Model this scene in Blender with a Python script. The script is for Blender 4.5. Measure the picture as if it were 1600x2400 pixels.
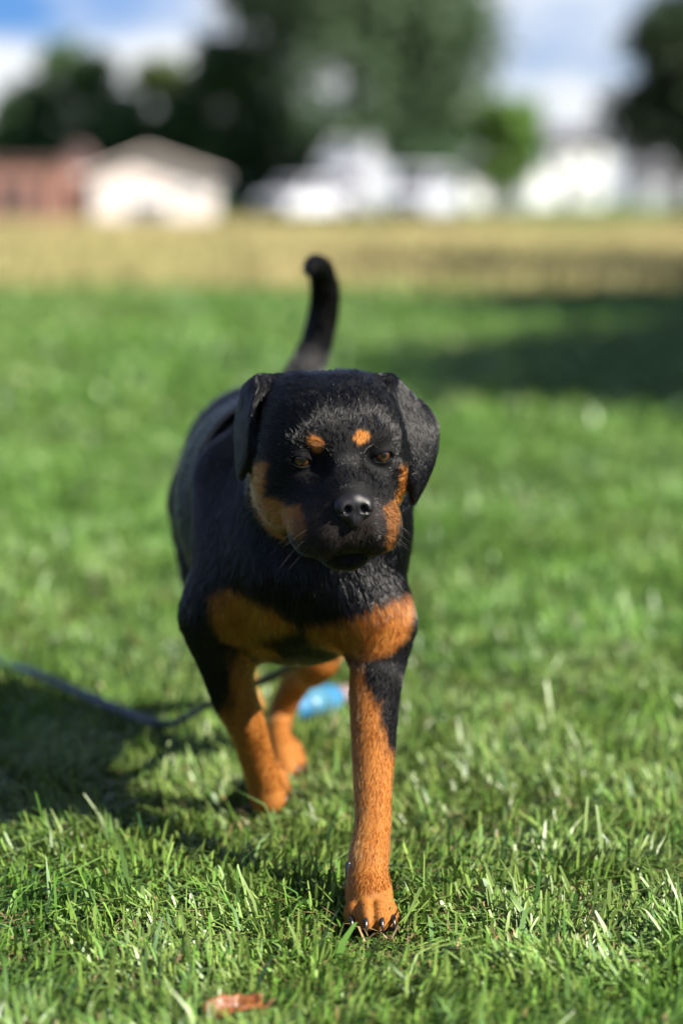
import bpy, bmesh, math, random
import numpy as np
from mathutils import Vector, Matrix

random.seed(7)
rng = np.random.default_rng(7)
for o in list(bpy.data.objects):
    bpy.data.objects.remove(o)
scene = bpy.context.scene
COL = scene.collection
R = math.radians

# ------------------------------------------------------------------ camera
CAM_H = 0.82
PITCH = R(7.39)
F_PX = 2400 * 85 / 36.0
cam = bpy.data.cameras.new('camera')
cam.sensor_fit = 'VERTICAL'; cam.sensor_height = 36; cam.sensor_width = 24; cam.lens = 85
cam.clip_start = 0.05; cam.clip_end = 4000
cam.dof.use_dof = True; cam.dof.focus_distance = 2.715; cam.dof.aperture_fstop = 2.0
camo = bpy.data.objects.new('camera', cam); COL.objects.link(camo)
camo.location = (0, 0, CAM_H); camo.rotation_euler = (math.pi / 2 - PITCH, 0, 0)
scene.camera = camo

# ------------------------------------------------------------------ light
SUN_AZ = 60      # the sun stands this many degrees to the right of straight behind the camera
SUN_EL = 35
sd = Vector((math.sin(R(SUN_AZ)) * math.cos(R(SUN_EL)), -math.cos(R(SUN_AZ)) * math.cos(R(SUN_EL)), math.sin(R(SUN_EL))))
sun = bpy.data.lights.new('sun', 'SUN'); sun.energy = 5.0; sun.angle = R(0.53); sun.color = (1.0, 0.93, 0.82)
suno = bpy.data.objects.new('sun', sun); COL.objects.link(suno)
suno.rotation_euler = sd.to_track_quat('Z', 'Y').to_euler(); suno.location = (3, -3, 6)

world = bpy.data.worlds.new('World'); scene.world = world; world.use_nodes = True
nt = world.node_tree; nt.nodes.clear()
N = nt.nodes.new; L = nt.links.new
out = N('ShaderNodeOutputWorld'); bg = N('ShaderNodeBackground'); bg.inputs['Strength'].default_value = 0.05
sky = N('ShaderNodeTexSky'); sky.sky_type = 'NISHITA'; sky.sun_disc = False
sky.sun_elevation = R(SUN_EL); sky.sun_rotation = R(180 - SUN_AZ)
sky.altitude = 100; sky.air_density = 1.0; sky.dust_density = 0.4; sky.ozone_density = 3.0
tc = N('ShaderNodeTexCoord'); mp = N('ShaderNodeMapping'); mp.inputs['Scale'].default_value = (1, 1, 2.4)
mp.inputs['Location'].default_value = (8.09, 5.27, 4.15)
n1 = N('ShaderNodeTexNoise'); n1.inputs['Scale'].default_value = 5.0; n1.inputs['Detail'].default_value = 7; n1.inputs['Roughness'].default_value = 0.5
rp = N('ShaderNodeValToRGB'); rp.color_ramp.elements[0].position = 0.50; rp.color_ramp.elements[1].position = 0.61
mx = N('ShaderNodeMix'); mx.data_type = 'RGBA'
bc = N('ShaderNodeBackground'); bc.inputs['Color'].default_value = (0.93, 0.96, 1.0, 1); bc.inputs['Strength'].default_value = 0.36
ms = N('ShaderNodeMixShader')
L(tc.outputs['Generated'], mp.inputs['Vector']); L(mp.outputs['Vector'], n1.inputs['Vector'])
L(n1.outputs['Fac'], rp.inputs['Fac']); 
tint = N('ShaderNodeMix'); tint.data_type = 'RGBA'; tint.blend_type = 'MULTIPLY'; tint.inputs['Factor'].default_value = 1
tint.inputs['B'].default_value = (0.24, 0.43, 0.84, 1); L(sky.outputs['Color'], tint.inputs['A']); L(tint.outputs['Result'], bg.inputs['Color'])
L(rp.outputs['Color'], ms.inputs['Fac']); L(bg.outputs[0], ms.inputs[1]); L(bc.outputs[0], ms.inputs[2])
L(ms.outputs[0], out.inputs['Surface'])

vs = scene.view_settings
scene.display_settings.display_device = 'sRGB'
vs.view_transform = 'Standard'; vs.look = 'None'; vs.gamma = 1.0; vs.exposure = 1.6; vs.use_curve_mapping = False
scene.cycles.use_denoising = True
try:
    scene.cycles.denoiser = 'OPENIMAGEDENOISE'
except Exception:
    pass
scene.cycles.max_bounces = 10; scene.cycles.diffuse_bounces = 1; scene.cycles.transparent_max_bounces = 8
scene.cycles.sample_clamp_indirect = 6.0
scene.cycles_curves.shape = 'THICK' if hasattr(scene, 'cycles_curves') else 'THICK'

# ------------------------------------------------------------------ helpers
FW = np.array((0, math.cos(PITCH), -math.sin(PITCH))); UPV = np.array((0, math.sin(PITCH), math.cos(PITCH)))

def P(px, py, depth):
    """the point at world depth (y) seen at this photograph pixel"""
    d = FW + UPV * ((1200 - py) / F_PX) + np.array((1, 0, 0)) * ((px - 800) / F_PX)
    return d * (depth / d[1]) + np.array((0, 0, CAM_H))

def G(px, py, z=0.0):
    """the point on the ground seen at this photograph pixel"""
    d = FW + UPV * ((1200 - py) / F_PX) + np.array((1, 0, 0)) * ((px - 800) / F_PX)
    return d * ((z - CAM_H) / d[2]) + np.array((0, 0, CAM_H))

def proj(p):
    q = p - np.array((0, 0, CAM_H))
    w = q @ FW
    return 800 + F_PX * q[:, 0] / w, 1200 - F_PX * (q @ UPV) / w

def empty(name, loc, rz=0.0):
    o = bpy.data.objects.new(name, None); COL.objects.link(o)
    o.location = loc; o.rotation_euler = (0, 0, rz); o.empty_display_size = 0.1
    return o

def tag(o, label=None, cat=None, group=None, kind=None):
    if label: o['label'] = label
    if cat: o['category'] = cat
    if group: o['group'] = group
    if kind: o['kind'] = kind
    return o

def link(name, me, mat=None, parent=None, smooth=False):
    o = bpy.data.objects.new(name, me); COL.objects.link(o)
    if mat: me.materials.append(mat)
    if parent: o.parent = parent
    if smooth: me.polygons.foreach_set('use_smooth', [True] * len(me.polygons))
    return o

def from_bm(name, bm, mat=None, parent=None, smooth=False):
    me = bpy.data.meshes.new(name)
    bmesh.ops.recalc_face_normals(bm, faces=bm.faces)
    bm.to_mesh(me); bm.free()
    return link(name, me, mat, parent, smooth)

def np_mesh(name, verts, faces, cols=None):
    """faces: list of int arrays (n,3) or (n,4)"""
    me = bpy.data.meshes.new(name)
    verts = np.ascontiguousarray(verts, dtype=np.float32)
    if not isinstance(faces, (list, tuple)): faces = [faces]
    loops = np.concatenate([f.reshape(-1) for f in faces]).astype(np.int32)
    tot = np.concatenate([np.full(len(f), f.shape[1], np.int32) for f in faces])
    start = np.concatenate([[0], np.cumsum(tot)[:-1]]).astype(np.int32)
    me.vertices.add(len(verts)); me.vertices.foreach_set('co', verts.reshape(-1))
    me.loops.add(len(loops)); me.loops.foreach_set('vertex_index', loops)
    me.polygons.add(len(tot)); me.polygons.foreach_set('loop_start', start)
    me.polygons.foreach_set('loop_total', tot)
    me.update(calc_edges=True); me.validate()
    if cols is not None:
        a = me.color_attributes.new('tint', 'FLOAT_COLOR', 'POINT')
        c = np.ones((len(verts), 4), np.float32); c[:, :3] = cols
        a.data.foreach_set('color', c.reshape(-1))
    return me

def add_box(bm, c, s, rz=0.0, bevel=0.0):
    r = bmesh.ops.create_cube(bm, size=1.0)
    M = Matrix.Translation(c) @ Matrix.Rotation(rz, 4, 'Z') @ Matrix.Diagonal((s[0], s[1], s[2], 1))
    bmesh.ops.transform(bm, matrix=M, verts=r['verts'])
    if bevel:
        es = list({e for v in r['verts'] for e in v.link_edges})
        bmesh.ops.bevel(bm, geom=es, offset=bevel, segments=2, affect='EDGES', profile=0.5)

def add_cyl(bm, c, r, h, axis='Z', seg=20, r2=None):
    q = bmesh.ops.create_cone(bm, cap_ends=True, segments=seg, radius1=r, radius2=r if r2 is None else r2, depth=h)
    M = Matrix.Translation(c)
    if axis == 'X': M = M @ Matrix.Rotation(math.pi / 2, 4, 'Y')
    if axis == 'Y': M = M @ Matrix.Rotation(math.pi / 2, 4, 'X')
    bmesh.ops.transform(bm, matrix=M, verts=q['verts'])

def tube_mesh(pts, radii, seg=10, flat=None):
    """swept tube; flat = (wide, thin) factor for a strap"""
    pts = [Vector(p) for p in pts]; n = len(pts)
    vs_, fs = [], []
    up = Vector((0, 0, 1))
    for i, p in enumerate(pts):
        t = (pts[min(i + 1, n - 1)] - pts[max(i - 1, 0)]).normalized()
        a = t.cross(up)
        if a.length < 1e-4: a = Vector((1, 0, 0))
        a.normalize(); b = a.cross(t)
        r = radii[i] if hasattr(radii, '__len__') else radii
        fa, fb = flat if flat else (1, 1)
        for k in range(seg):
            w = 2 * math.pi * k / seg
            vs_.append(p + a * (math.cos(w) * r * fa) + b * (math.sin(w) * r * fb))
    for i in range(n - 1):
        for k in range(seg):
            fs.append((i * seg + k, i * seg + (k + 1) % seg, (i + 1) * seg + (k + 1) % seg, (i + 1) * seg + k))
    fs.append(tuple(range(seg))[::-1]); fs.append(tuple(range((n - 1) * seg, n * seg)))
    me = bpy.data.meshes.new('tube'); me.from_pydata(vs_, [], fs); me.update()
    return me

def catmull(pts, m=8):
    pts = [np.array(p, float) for p in pts]
    e = [2 * pts[0] - pts[1]] + pts + [2 * pts[-1] - pts[-2]]
    res = []
    for i in range(1, len(e) - 2):
        for t in np.linspace(0, 1, m, endpoint=False):
            p0, p1, p2, p3 = e[i - 1:i + 3]
            res.append(0.5 * ((2 * p1) + (-p0 + p2) * t + (2 * p0 - 5 * p1 + 4 * p2 - p3) * t * t + (-p0 + 3 * p1 - 3 * p2 + p3) * t ** 3))
    res.append(pts[-1])
    return np.array(res)

# ------------------------------------------------------------------ materials
def mat(name, col, rough=0.6, spec=0.4, noise=0.0, nscale=20.0, bump=0.0, metal=0.0, attr=None, transl=0.0, coat=0.0, alpha=None):
    m = bpy.data.materials.new(name); m.use_nodes = True
    t = m.node_tree; b = t.nodes['Principled BSDF']; o = t.nodes['Material Output']
    b.inputs['Roughness'].default_value = rough; b.inputs['Specular IOR Level'].default_value = spec
    b.inputs['Metallic'].default_value = metal; b.inputs['Coat Weight'].default_value = coat
    b.inputs['Base Color'].default_value = (*col, 1)
    src = None
    if attr:
        a = t.nodes.new('ShaderNodeAttribute'); a.attribute_name = attr; src = a.outputs['Color']
    if noise > 0:
        tcn = t.nodes.new('ShaderNodeTexCoord')
        n = t.nodes.new('ShaderNodeTexNoise'); n.inputs['Scale'].default_value = nscale; n.inputs['Detail'].default_value = 6
        t.links.new(tcn.outputs['Object'], n.inputs['Vector'])
        r = t.nodes.new('ShaderNodeMapRange'); r.inputs['From Min'].default_value = 0.25; r.inputs['From Max'].default_value = 0.75
        r.inputs['To Min'].default_value = 1 - noise; r.inputs['To Max'].default_value = 1 + noise
        t.links.new(n.outputs['Fac'], r.inputs['Value'])
        x = t.nodes.new('ShaderNodeMix'); x.data_type = 'RGBA'; x.blend_type = 'MULTIPLY'; x.inputs['Factor'].default_value = 1
        if src: t.links.new(src, x.inputs['A'])
        else: x.inputs['A'].default_value = (*col, 1)
        t.links.new(r.outputs['Result'], x.inputs['B']); src = x.outputs['Result']
        if bump:
            bp = t.nodes.new('ShaderNodeBump'); bp.inputs['Strength'].default_value = bump; bp.inputs['Distance'].default_value = 0.01
            t.links.new(n.outputs['Fac'], bp.inputs['Height']); t.links.new(bp.outputs['Normal'], b.inputs['Normal'])
    if src: t.links.new(src, b.inputs['Base Color'])
    if transl > 0:
        tr = t.nodes.new('ShaderNodeBsdfTranslucent'); mxs = t.nodes.new('ShaderNodeMixShader'); mxs.inputs['Fac'].default_value = transl
        if src: t.links.new(src, tr.inputs['Color'])
        else: tr.inputs['Color'].default_value = (*col, 1)
        t.links.new(b.outputs[0], mxs.inputs[1]); t.links.new(tr.outputs[0], mxs.inputs[2]); t.links.new(mxs.outputs[0], o.inputs['Surface'])
    return m

def ground_material():
    m = bpy.data.materials.new('ground_soil_and_turf'); m.use_nodes = True
    t = m.node_tree; b = t.nodes['Principled BSDF']; b.inputs['Roughness'].default_value = 0.95; b.inputs['Specular IOR Level'].default_value = 0.1
    geo = t.nodes.new('ShaderNodeNewGeometry'); sp = t.nodes.new('ShaderNodeSeparateXYZ')
    t.links.new(geo.outputs['Position'], sp.inputs[0])
    def noise(s, d=5):
        n = t.nodes.new('ShaderNodeTexNoise'); n.inputs['Scale'].default_value = s; n.inputs['Detail'].default_value = d
        t.links.new(geo.outputs['Position'], n.inputs['Vector']); return n
    def ramp(src, stops):
        r = t.nodes.new('ShaderNodeValToRGB'); e = r.color_ramp.elements
        e[0].position, e[0].color = stops[0][0], (*stops[0][1], 1); e[1].position, e[1].color = stops[1][0], (*stops[1][1], 1)
        for p_, c_ in stops[2:]:
            q = e.new(p_); q.color = (*c_, 1)
        t.links.new(src, r.inputs['Fac']); return r
    soil = ramp(noise(40).outputs['Fac'], [(0.3, (0.010, 0.014, 0.006)), (0.7, (0.030, 0.036, 0.014))])
    lawn = ramp(noise(1.1).outputs['Fac'], [(0.3, (0.040, 0.115, 0.018)), (0.72, (0.080, 0.175, 0.028))])
    mead = ramp(noise(0.35).outputs['Fac'], [(0.3, (0.17, 0.17, 0.07)), (0.7, (0.28, 0.23, 0.12))])
    far = ramp(noise(0.1).outputs['Fac'], [(0.3, (0.05, 0.10, 0.03)), (0.7, (0.10, 0.14, 0.04))])
    # depth plus some wobble decides which cover grows there
    nb = noise(0.25, 3)
    wob = t.nodes.new('ShaderNodeMath'); wob.operation = 'MULTIPLY_ADD'; wob.inputs[1].default_value = 5; 
    t.links.new(nb.outputs['Fac'], wob.inputs[0]); t.links.new(sp.outputs['Y'], wob.inputs[2])
    def step(a, c):
        r = t.nodes.new('ShaderNodeMapRange'); r.inputs['From Min'].default_value = a; r.inputs['From Max'].default_value = c
        t.links.new(wob.outputs[0], r.inputs['Value']); return r.outputs['Result']
    def mixc(f, A, B):
        x = t.nodes.new('ShaderNodeMix'); x.data_type = 'RGBA'; t.links.new(f, x.inputs['Factor']); t.links.new(A, x.inputs['A']); t.links.new(B, x.inputs['B']); return x.outputs['Result']
    c = mixc(step(6, 12), soil.outputs[0], lawn.outputs[0])
    c = mixc(step(23, 25), c, mead.outputs[0])
    c = mixc(step(92, 98), c, far.outputs[0])
    t.links.new(c, b.inputs['Base Color'])
    return m

# ------------------------------------------------------------------ ground
def zt(x, y):
    y = np.asarray(y, float)
    dip = -0.13 * np.clip((y - 60) / 25, 0, 1) ** 2 * (3 - 2 * np.clip((y - 60) / 25, 0, 1))
    rise = 0.45 * np.clip((y - 118) / 55, 0, 1) ** 2 * (3 - 2 * np.clip((y - 118) / 55, 0, 1))
    return dip + rise

ys = np.unique(np.concatenate([np.linspace(-40, 20, 30), np.linspace(20, 200, 91), np.linspace(200, 2500, 24)]))
xs = np.unique(np.concatenate([np.linspace(-1800, -60, 14), np.linspace(-60, 60, 41), np.linspace(60, 1800, 14)]))
gx, gy = np.meshgrid(xs, ys); gz = zt(gx, gy)
nx_, ny_ = len(xs), len(ys)
idx = np.arange(nx_ * ny_).reshape(ny_, nx_)
quads = np.stack([idx[:-1, :-1], idx[:-1, 1:], idx[1:, 1:], idx[1:, :-1]], -1).reshape(-1, 4)
go = link('ground', np_mesh('ground', np.stack([gx, gy, gz], -1).reshape(-1, 3), quads), ground_material(), smooth=True)
go['kind'] = 'structure'

# ------------------------------------------------------------------ grass
def vnoise(x, y, s, seed):
    """cheap value noise on the plane"""
    r = np.random.default_rng(seed); T = r.random((64, 64))
    u, v = x / s, y / s
    i, j = np.floor(u).astype(int), np.floor(v).astype(int); fu, fv = u - i, v - j
    fu = fu * fu * (3 - 2 * fu); fv = fv * fv * (3 - 2 * fv)
    g = lambda a, b: T[a % 64, b % 64]
    return (g(i, j) * (1 - fu) + g(i + 1, j) * fu) * (1 - fv) + (g(i, j + 1) * (1 - fu) + g(i + 1, j + 1) * fu) * fv

def blades(x, y, h, w, lean, phi, cols, z0=None, blunt=False):
    """one grass blade per row: two quads' worth of bending ribbon"""
    n = len(x)
    z = zt(x, y) if z0 is None else z0
    base = np.stack([x, y, z], -1)
    dirx = np.stack([np.cos(phi), np.sin(phi), np.zeros(n)], -1)
    tw = phi + np.pi / 2 + rng.normal(0, 0.7, n)
    side = np.stack([np.cos(tw), np.sin(tw), np.zeros(n)], -1) * (w / 2)[:, None]
    upv = np.array((0, 0, 1.0))
    mid = base + dirx * (h * lean * 0.35)[:, None] + upv * (h * 0.55)[:, None]
    drop = np.clip(1 - 0.45 * lean ** 2, 0.35, 1)
    tip = base + dirx * (h * lean)[:, None] + upv * (h * drop)[:, None]
    if blunt:      # mown: the end is cut off, slightly askew
        cutd = (rng.random(n) - .5)[:, None] * .25 * (tip - mid)
        tw_ = (.35 + .5 * rng.random(n))[:, None]
        V = np.stack([base - side * 0.8, base + side * 0.8, mid - side, mid + side, tip - side * tw_ + cutd, tip + side * tw_ - cutd], 1).reshape(-1, 3); m = 6
    else:
        V = np.stack([base - side * 0.8, base + side * 0.8, mid - side, mid + side, tip], 1).reshape(-1, 3); m = 5
    b = np.arange(n)[:, None] * m
    Q = b + np.array((0, 1, 3, 2))
    if blunt: Q = np.concatenate([Q, b + np.array((2, 3, 5, 4))]); T3 = np.zeros((0, 3), int)
    else: T3 = b + np.array((2, 3, 4))
    C = np.repeat(cols, m, 0)
    return V, Q, T3, C

def join(parts):
    V, Q, T, C = [], [], [], []; o = 0
    for v, q, t, c in parts:
        V.append(v); Q.append(q + o); T.append(t + o); C.append(c); o += len(v)
    return np.concatenate(V), [np.concatenate(Q), np.concatenate(T)], np.concatenate(C)

def trodden(x, y):
    """the turf is pressed down where the paws stand"""
    f = np.ones(len(x))
    for (px, py, r) in ((874, 2196, .055), (632, 1893, .05), (676, 1822, .045)):
        g_ = G(px, py); q = np.hypot(x - g_[0], (y - g_[1] + .03) * .7)
        f = np.minimum(f, np.clip(.25 + .75 * (q - r * .7) / (r * .8), .25, 1))
    return f

def lawn_zone(y0, y1, dens, hm, wm, extra, seed, dry=0.06):
    # rows are spread over the wedge that the lawn shows, plus a margin either side
    A = (y1 - y0) * (0.15 * (y0 + y1) + 2 * extra)
    n = int(A * dens)
    y = y0 + (y1 - y0) * rng.random(n * 2)
    hw = 0.15 * y + extra
    keep = rng.random(n * 2) < hw / (0.15 * y1 + extra)
    y = y[keep]; hw = hw[keep]
    x = (rng.random(len(y)) * 2 - 1) * hw
    tuft = vnoise(x + 40, y + 40, 0.055, seed) * 0.6 + vnoise(x + 40, y + 40, 0.16, seed + 1) * 0.4
    k = rng.random(len(y)) < 0.12 + 1.5 * tuft ** 1.6
    x, y, tuft = x[k], y[k], tuft[k]; n = len(x)
    patch = vnoise(x + 40, y + 40, 0.45, seed + 2)
    h = hm * rng.lognormal(0, 0.36, n) * (0.65 + 0.75 * tuft)
    w = wm * rng.lognormal(0, 0.25, n)
    swirl = vnoise(x + 40, y + 40, 0.22, seed + 3) * 9
    phi = swirl + rng.normal(0, 0.9, n)
    lean = np.clip(np.abs(rng.normal(0.75, 0.6, n)), 0.02, 1.8)
    g = rng.random(n)[:, None]
    c = np.array((0.028, 0.090, 0.010)) * (1 - g) + np.array((0.140, 0.262, 0.040)) * g
    c = c * (0.72 + 0.6 * patch[:, None])
    worn = np.clip(.9 - 1.9 * vnoise(x + 40, y + 40, 0.8, seed + 5) * (.4 + 1.2 * vnoise(x + 40, y + 40, 0.13, seed + 6)), 0, .45)[:, None] * (rng.random((n, 1)) < .7)
    c = c * (1 - worn) + np.array((0.17, 0.20, 0.05)) * (.7 + .6 * rng.random((n, 1))) * worn
    d = rng.random(n) < dry * (0.4 + 1.4 * (1 - patch))
    c[d] = np.array((0.26, 0.20, 0.09)) * (0.6 + 0.6 * rng.random((d.sum(), 1)))
    h[d] *= 0.6
    h *= trodden(x, y)
    return x, y, h, w, lean, phi, c

parts = []
for (y0, y1, dens, hm, wm, ex, sd_, dry) in ((2.15, 4.3, 60000, 0.0235, 0.0036, 0.42, 11, 0.12), (4.3, 8.5, 9500, 0.034, 0.0050, 0.9, 21, 0.08),
                                             (8.5, 22.0, 1000, 0.045, 0.014, 2.2, 31, 0.04)):
    parts.append(blades(*lawn_zone(y0, y1, dens, hm, wm, ex, sd_, dry), blunt=y0 < 4))
# broad blades of coarser grass that stick out of the turf
n = 800
y = 2.2 + 2.6 * rng.random(n) ** 1.5; x = (rng.random(n) * 2 - 1) * (0.15 * y + 0.25)
c = np.array((0.10, 0.19, 0.045)) * (0.7 + 0.6 * rng.random((n, 1)))
parts.append(blades(x, y, 0.046 * rng.lognormal(0, 0.25, n), 0.0046 * rng.lognormal(0, 0.25, n), np.clip(np.abs(rng.normal(0.5, 0.5, n)), 0.05, 1.6), rng.random(n) * 6.28, c))
# dead clippings lying flat in the turf
n = 9000
y = 2.15 + 3.6 * rng.random(n) ** 1.3; x = (rng.random(n) * 2 - 1) * (0.15 * y + 0.28)
c = np.array((0.24, 0.17, 0.075)) * (0.4 + 0.9 * rng.random((n, 1)))
parts.append(blades(x, y, 0.017 * rng.lognormal(0, 0.3, n), 0.0024 * rng.lognormal(0, 0.3, n), 1.2 + rng.random(n), rng.random(n) * 6.28, c, z0=.003 + .008 * rng.random(n)))
V, Fc, C = join(parts)
m_grass = mat('grass_blade', (0.1, 0.2, 0.05), rough=0.46, spec=0.6, attr='tint', transl=0.16)
o = link('lawn_grass', np_mesh('lawn_grass', V, Fc, C), m_grass); o['kind'] = 'stuff'
tag(o, 'short mown green lawn grass under and around the dog', 'grass')

# the taller dry meadow beyond the lawn
n = 80000
y = 20.5 + (96 - 20.5) * rng.random(n) ** 1.15
x = (rng.random(n) * 2 - 1) * (0.15 * y + 3)
edge = 21.0 + 6.0 * (vnoise(x + 60, y, 1.6, 5) - 0.5)
k = y > edge; x, y = x[k], y[k]; n = len(x)
gmix = np.clip(vnoise(x + 60, y, 2.6, 6) * 1.3 - 0.25 + rng.normal(0, 0.15, n), 0, 1)[:, None]
c = np.array((0.43, 0.34, 0.175)) * gmix + np.array((0.25, 0.25, 0.095)) * (1 - gmix)
c = c * (0.75 + 0.5 * rng.random((n, 1)))
hh = 0.17 * rng.lognormal(0, 0.3, n)
V, Q, T3, C = blades(x, y, hh, 0.027 * rng.lognormal(0, 0.3, n), np.clip(np.abs(rng.normal(0.3, 0.3, n)), 0, 1.2), rng.random(n) * 6.28, c)
o = link('meadow_grass', np_mesh('meadow_grass', V, [Q, T3], C), mat('dry_grass', (0.3, 0.25, 0.1), rough=0.7, spec=0.2, attr='tint', transl=0.25)); o['kind'] = 'stuff'
tag(o, 'pale dry meadow grass between the lawn and the houses', 'grass')

# ------------------------------------------------------------------ trees
m_bark = mat('bark', (0.085, 0.062, 0.045), rough=0.95, spec=0.1, noise=0.4, nscale=9, bump=0.6)
def leaf_mat(name):
    return mat(name, (0.06, 0.1, 0.03), rough=0.5, spec=0.4, attr='tint', transl=0.3)
m_leaf = leaf_mat('leaf')

def tree(label, x, y, height, crown_r, crown_base, nleaf, leaf, tone, seed, squash=1.0, lobes=11, group='trees behind the houses', cat='tree', gap=0.0):
    r = np.random.default_rng(seed)
    z0 = float(zt(x, y))
    root = empty('broadleaf_tree', (x, y, z0))
    tag(root, label, cat, group)
    # trunk with limbs
    ch = height - crown_base
    top = np.array((r.normal(0, .2), r.normal(0, .2), crown_base + ch * 0.55))
    tr = height * 0.022 + 0.06
    tp = catmull([(0, 0, -0.1), (r.normal(0, .08), r.normal(0, .08), crown_base * .6), tuple(top * (1, 1, .7)), tuple(top)], 5)
    me = tube_mesh(tp, np.linspace(tr * 1.25, tr * 0.35, len(tp)), 9)
    tk = link('trunk', me, m_bark, root, True)
    cents = []
    for i in range(lobes):
        a = 6.283 * i / lobes * 2.4 + r.normal(0, .3); f = r.random()
        rad = crown_r * (0.30 + 0.42 * r.random()) * (1 - 0.35 * f)
        cents.append((math.cos(a) * rad, math.sin(a) * rad * squash, crown_base + ch * (0.16 + 0.68 * f)))
    cents.append((0, 0, height - ch * 0.17))
    for cc in cents[:7]:
        st = np.array((0, 0, min(cc[2] * .7, crown_base + ch * .35)))
        mid = st * .45 + np.array(cc) * .55 + np.array((0, 0, -.05 * ch))
        pp = catmull([st, mid, cc], 4)
        link('limb', tube_mesh(pp, np.linspace(tr * .45, tr * .08, len(pp)), 6), m_bark, tk, True)
    cents = np.array(cents)
    lr = crown_r * (0.34 + 0.16 * r.random(len(cents)))
    # clumps of leaves: leaves cluster round many twig ends near the lobe surfaces
    ntw = max(60, nleaf // 28)
    li = r.integers(0, len(cents), ntw)
    d = r.normal(0, 1, (ntw, 3)); d /= np.linalg.norm(d, axis=1)[:, None]
    tw = cents[li] + d * (lr[li] * (0.55 + 0.5 * r.random(ntw)))[:, None] * np.array((1, squash, 0.85))
    if gap > 0:
        tw = tw[r.random(len(tw)) > gap]
    tw = tw[tw[:, 2] > crown_base * 0.8]
    ti = r.integers(0, len(tw), nleaf)
    p = tw[ti] + r.normal(0, 1, (nleaf, 3)) * crown_r * 0.075
    nrm = r.normal(0, 1, (nleaf, 3)) + np.array((0, 0, .6)); nrm /= np.linalg.norm(nrm, axis=1)[:, None]
    a = np.cross(nrm, r.normal(0, 1, (nleaf, 3))); a /= np.linalg.norm(a, axis=1)[:, None]; b = np.cross(nrm, a)
    s = (leaf * (0.6 + 0.8 * r.random(nleaf)))[:, None]
    V = np.stack([p - a * s, p + b * s * .5, p + a * s, p - b * s * .5], 1).reshape(-1, 3)
    Q = np.arange(nleaf * 4).reshape(-1, 4)
    tone = np.array(tone)
    hue = (0.7 + 0.6 * r.random(len(tw)))[ti][:, None] * (0.8 + 0.4 * r.random((nleaf, 1)))
    C = np.repeat(tone * 1.9 * hue, 4, 0)
    cr = link('crown', np_mesh('crown', V, Q, C), m_leaf, root)
    return root

def X(px, d): return (px - 800) / F_PX * d
GT = 'trees behind the houses'
tree('tall spreading tree rising above the parked vehicles, its top cut off by the picture', X(805, 122), 122, 16.5, 8.2, 4.2, 26000, 0.24, (0.030, 0.052, 0.024), 3, lobes=16, gap=0.3)
tree('dark round tree left of the tall one, behind the pale gabled garage', X(545, 128), 128, 9.0, 4.4, 1.4, 11000, 0.26, (0.036, 0.066, 0.018), 4)
tree('olive green tree behind the peak of the pale gabled garage', X(385, 135), 135, 8.6, 3.4, 1.5, 9000, 0.26, (0.056, 0.078, 0.018), 5)
tree('tallest tree of the left clump, behind the brick building and garage gap', X(225, 130), 130, 9.0, 3.5, 1.5, 10000, 0.26, (0.038, 0.074, 0.024), 6)
tree('low tree at the far left rising over the brick building', X(75, 132), 132, 7.0, 3.2, 1.2, 8000, 0.26, (0.034, 0.066, 0.024), 8)
tree('small bright green tree between the vehicles and the white house', X(1165, 118), 118, 5.7, 2.4, 1.4, 8000, 0.2, (0.060, 0.110, 0.020), 9)
tree('dark dense tree at the right edge beside the white house', X(1600, 84), 84, 8.2, 3.4, 0.9, 13000, 0.2, (0.011, 0.024, 0.008), 10)
tree('hazy bluish tree far behind the vehicles, right of the tall tree trunk', X(960, 150), 150, 8.4, 4.2, 1.0, 8000, 0.3, (0.040, 0.070, 0.034), 12)
tree('low dark shrub-like tree behind the left vehicles', X(640, 126), 126, 5.2, 3.0, 0.5, 7000, 0.25, (0.030, 0.052, 0.022), 13)
GB = 'trees beside the lawn'
tree('nearest of the leafy trees right of the lawn, outside the picture', 13.7, 6.0, 9.0, 4.4, 1.6, 46000, 0.30, (0.05, 0.09, 0.025), 14, lobes=18, group=GB)
tree('second leafy tree right of the lawn, outside the picture', 14.9, 12.2, 9.6, 4.6, 1.6, 46000, 0.30, (0.05, 0.09, 0.025), 15, lobes=18, group=GB)
tree('third leafy tree right of the lawn, outside the picture', 15.0, 19.5, 10.0, 4.6, 1.6, 40000, 0.30, (0.05, 0.09, 0.025), 16, lobes=18, group=GB)

# ------------------------------------------------------------------ buildings
m_brick = mat('red_brick', (0.27, 0.145, 0.115), rough=0.9, spec=0.2, noise=0.25, nscale=6)
m_cream = mat('pale_siding', (0.62, 0.55, 0.52), rough=0.6, spec=0.3, noise=0.05, nscale=3)
m_white = mat('white_siding', (0.55, 0.55, 0.54), rough=0.6, spec=0.3, noise=0.05, nscale=3)
m_grey = mat('grey_siding', (0.26, 0.27, 0.30), rough=0.6, spec=0.3, noise=0.08, nscale=3)
m_roof = mat('dark_shingle', (0.075, 0.072, 0.082), rough=0.9, spec=0.2, noise=0.3, nscale=8)
m_roof2 = mat('pinkish_roof', (0.56, 0.50, 0.48), rough=0.85, spec=0.2, noise=0.15, nscale=8)
m_roof3 = mat('brown_shingle', (0.11, 0.075, 0.07), rough=0.9, spec=0.2, noise=0.3, nscale=8)
m_glass = mat('window_glass', (0.02, 0.025, 0.03), rough=0.08, spec=0.7)
m_trim = mat('white_trim', (0.8, 0.8, 0.8), rough=0.5)
m_door = mat('door_paint', (0.10, 0.11, 0.13), rough=0.5)

def box_part(name, c, s, m, parent, bevel=0.0):
    bm = bmesh.new(); add_box(bm, c, s, 0, bevel)
    return from_bm(name, bm, m, parent)

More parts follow.
